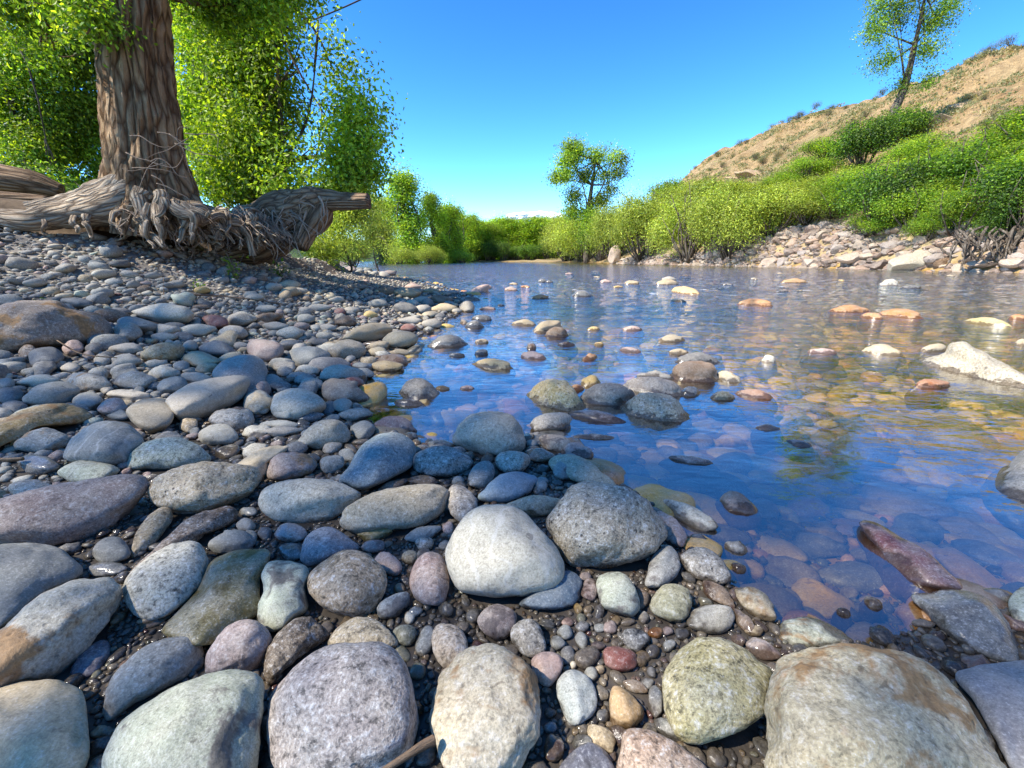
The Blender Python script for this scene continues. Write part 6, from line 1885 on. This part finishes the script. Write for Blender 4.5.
def weed(name, u, v, Y, wpx, n, leaf, tints, label, cat='plant', h=1.0, group=None):
    rs_ = np.random.default_rng(int(u * 7 + v))
    c = at_y(u, v, Y); c[2] = H(c[0], c[1]); Z = (c - CAM) @ FV; w_ = wpx * Z / FPX
    root = empty(name, c)
    st, Cc = [], []
    for k in range(max(5, n // 8)):
        a_ = rs_.uniform(0, 6.28); e = np.array([math.cos(a_), math.sin(a_), 0]) * w_ * .5 * rs_.random() ** .5; e[2] = w_ * h * rs_.uniform(.4, 1)
        st.append(([e * [.2, .2, 0], e * .5 + [0, 0, w_ * .1], e], [.004, .003, .002]))
        for j in range(8): Cc.append(e * rs_.uniform(.3, 1.05) + rs_.normal(size=3) * leaf * .7)
    V, F = tubes(st, 4, 2); mesh_np('stems', V, F, MTWIG, root)
    Cc = np.array(Cc); T = np.array(tints)[rs_.integers(0, len(tints), len(Cc))]
    V, F, T = leaves_np(Cc, rs_.normal(size=(len(Cc), 3)) + [0, 0, 1.2], leaf, T, rs_, .6)
    mesh_np('leaves', V, F, ML, root, tint=T, smooth=False)
    tag(root, label, cat, group)


weed('green_weed', 12, 284, 2.6, 30, 60, .05, MG_ + YG, 'low green weed in the gravel at the left edge', h=.35)
weed('green_weed', 22, 268, 3.1, 26, 40, .04, DG, 'darker small weed just behind the green weed at the left edge', h=.6)
weed('green_sprout', 232, 258, 5.2, 24, 90, .04, YG + MG_, 'light green sprout at the foot of the rootlets', h=1.2)
weed('green_sprout', 196, 268, 4.5, 12, 30, .03, MG_, 'tiny green sprout in the gravel left of the light green one', h=.7)
weed('green_sprout', 276, 256, 5.9, 26, 70, .045, DG + MG_, 'dark green plant under the leaning log', h=.6)
gk = np.random.default_rng(31)
for k in range(12):
    u = gk.uniform(-5, 120) if k < 9 else gk.uniform(195, 260); Y = gk.uniform(7.0, 9.5)
    weed('terrace_plant', u, 200, Y, gk.uniform(50, 75), 320, .07, MG_ if k % 2 else DG, 'leafy plant in the undergrowth on the terrace behind the big root', 'plant', gk.uniform(.5, .9), 'undergrowth plants behind the big root')
for k in range(5):
    weed('dry_brush', 212 + k * 9, 206, 6.3 + .2 * k, 30, 60, .05, [(.34, .25, .16), (.22, .16, .1), (.12, .16, .03)], 'dry brownish brush between the big trunk and the leaning log', 'plant', 1.1, 'dry brush beside the big trunk')


def stick(L, rr, label, name='driftwood_stick', mat=None, zoff=.01):
    pts = [np.array(x, float) for x in L]
    V, F = tube(pts, rr, 8, rough=.15, smoothn=8)
    o = mesh_np(name, V - pts[0], F, mat or MLOG, loc=pts[0], tint=tube.G); tag(o, label, 'stick')


def lift(u, v, z): return at_z(u, v, z)


stick([lift(372, 778, .085), lift(405, 757, .082), lift(422, 746, .078), lift(434, 740, .075)], [.004, .005, .006, .007], 'broken brown stick lying between two boulders at the bottom edge')
def onbar(u, v, dz=.05):
    p = hit(u, v, .8); p = p.copy(); p[2] += dz; return p
stick([onbar(186, 300), onbar(215, 301), onbar(250, 304), onbar(290, 310)], [.008, .008, .006, .004], 'long thin dark stick lying across the dry bar')
stick([onbar(60, 352, .07), onbar(85, 366, .07), onbar(120, 370, .07)], [.004, .004, .003], 'pale crooked twig in front of the two-humped boulder')
stick([onbar(165, 285, .06), onbar(164, 300, .02)], [.005, .004], 'short pale upright twig by the low pale boulder')
stick([onbar(2, 474, .05), onbar(14, 474, .05), onbar(28, 473, .05)], [.006, .007, .006], 'short grey stick stub at the left edge above the mauve boulder')
# overhead cable at the top left
V, F = tube([at_y(262, 40, 14), at_y(300, 25, 14.3), at_y(362, -1, 15), at_y(480, -60, 16.5)], [.02, .02, .02, .02], 6, smoothn=6)
o = mesh_np('overhead_cable', V, F, simple_mat('cable_black', (.03, .03, .03), .6)); tag(o, 'thin dark cable crossing the sky at the top left', 'cable')
# small far cloud over the treeline
gc = np.random.default_rng(2)
Vs, Fs, off = [], [], 0
U, F = ico(4)
for k in range(110):
    t = gc.random()
    c = at_y(512 + t * 50, 216.5 - 3.6 * math.sin(t * 3.1) * gc.uniform(-.2, 1) + gc.uniform(0, 2), 3000)
    r = gc.uniform(8, 26)
    V = U * (1 + .25 * vnoise(U * 2.5 + k)[:, None]) * [r * 1.8, r * 1.2, r * .8] + c
    Vs.append(V); Fs.append(F + off); off += len(V)
mc = simple_mat('cloud_white', (.9, .9, .9), 1.0)
o = mesh_np('clouds', np.vstack(Vs), np.vstack(Fs), mc); tag(o, 'small white cloud low over the far treeline', 'cloud', kind='stuff')
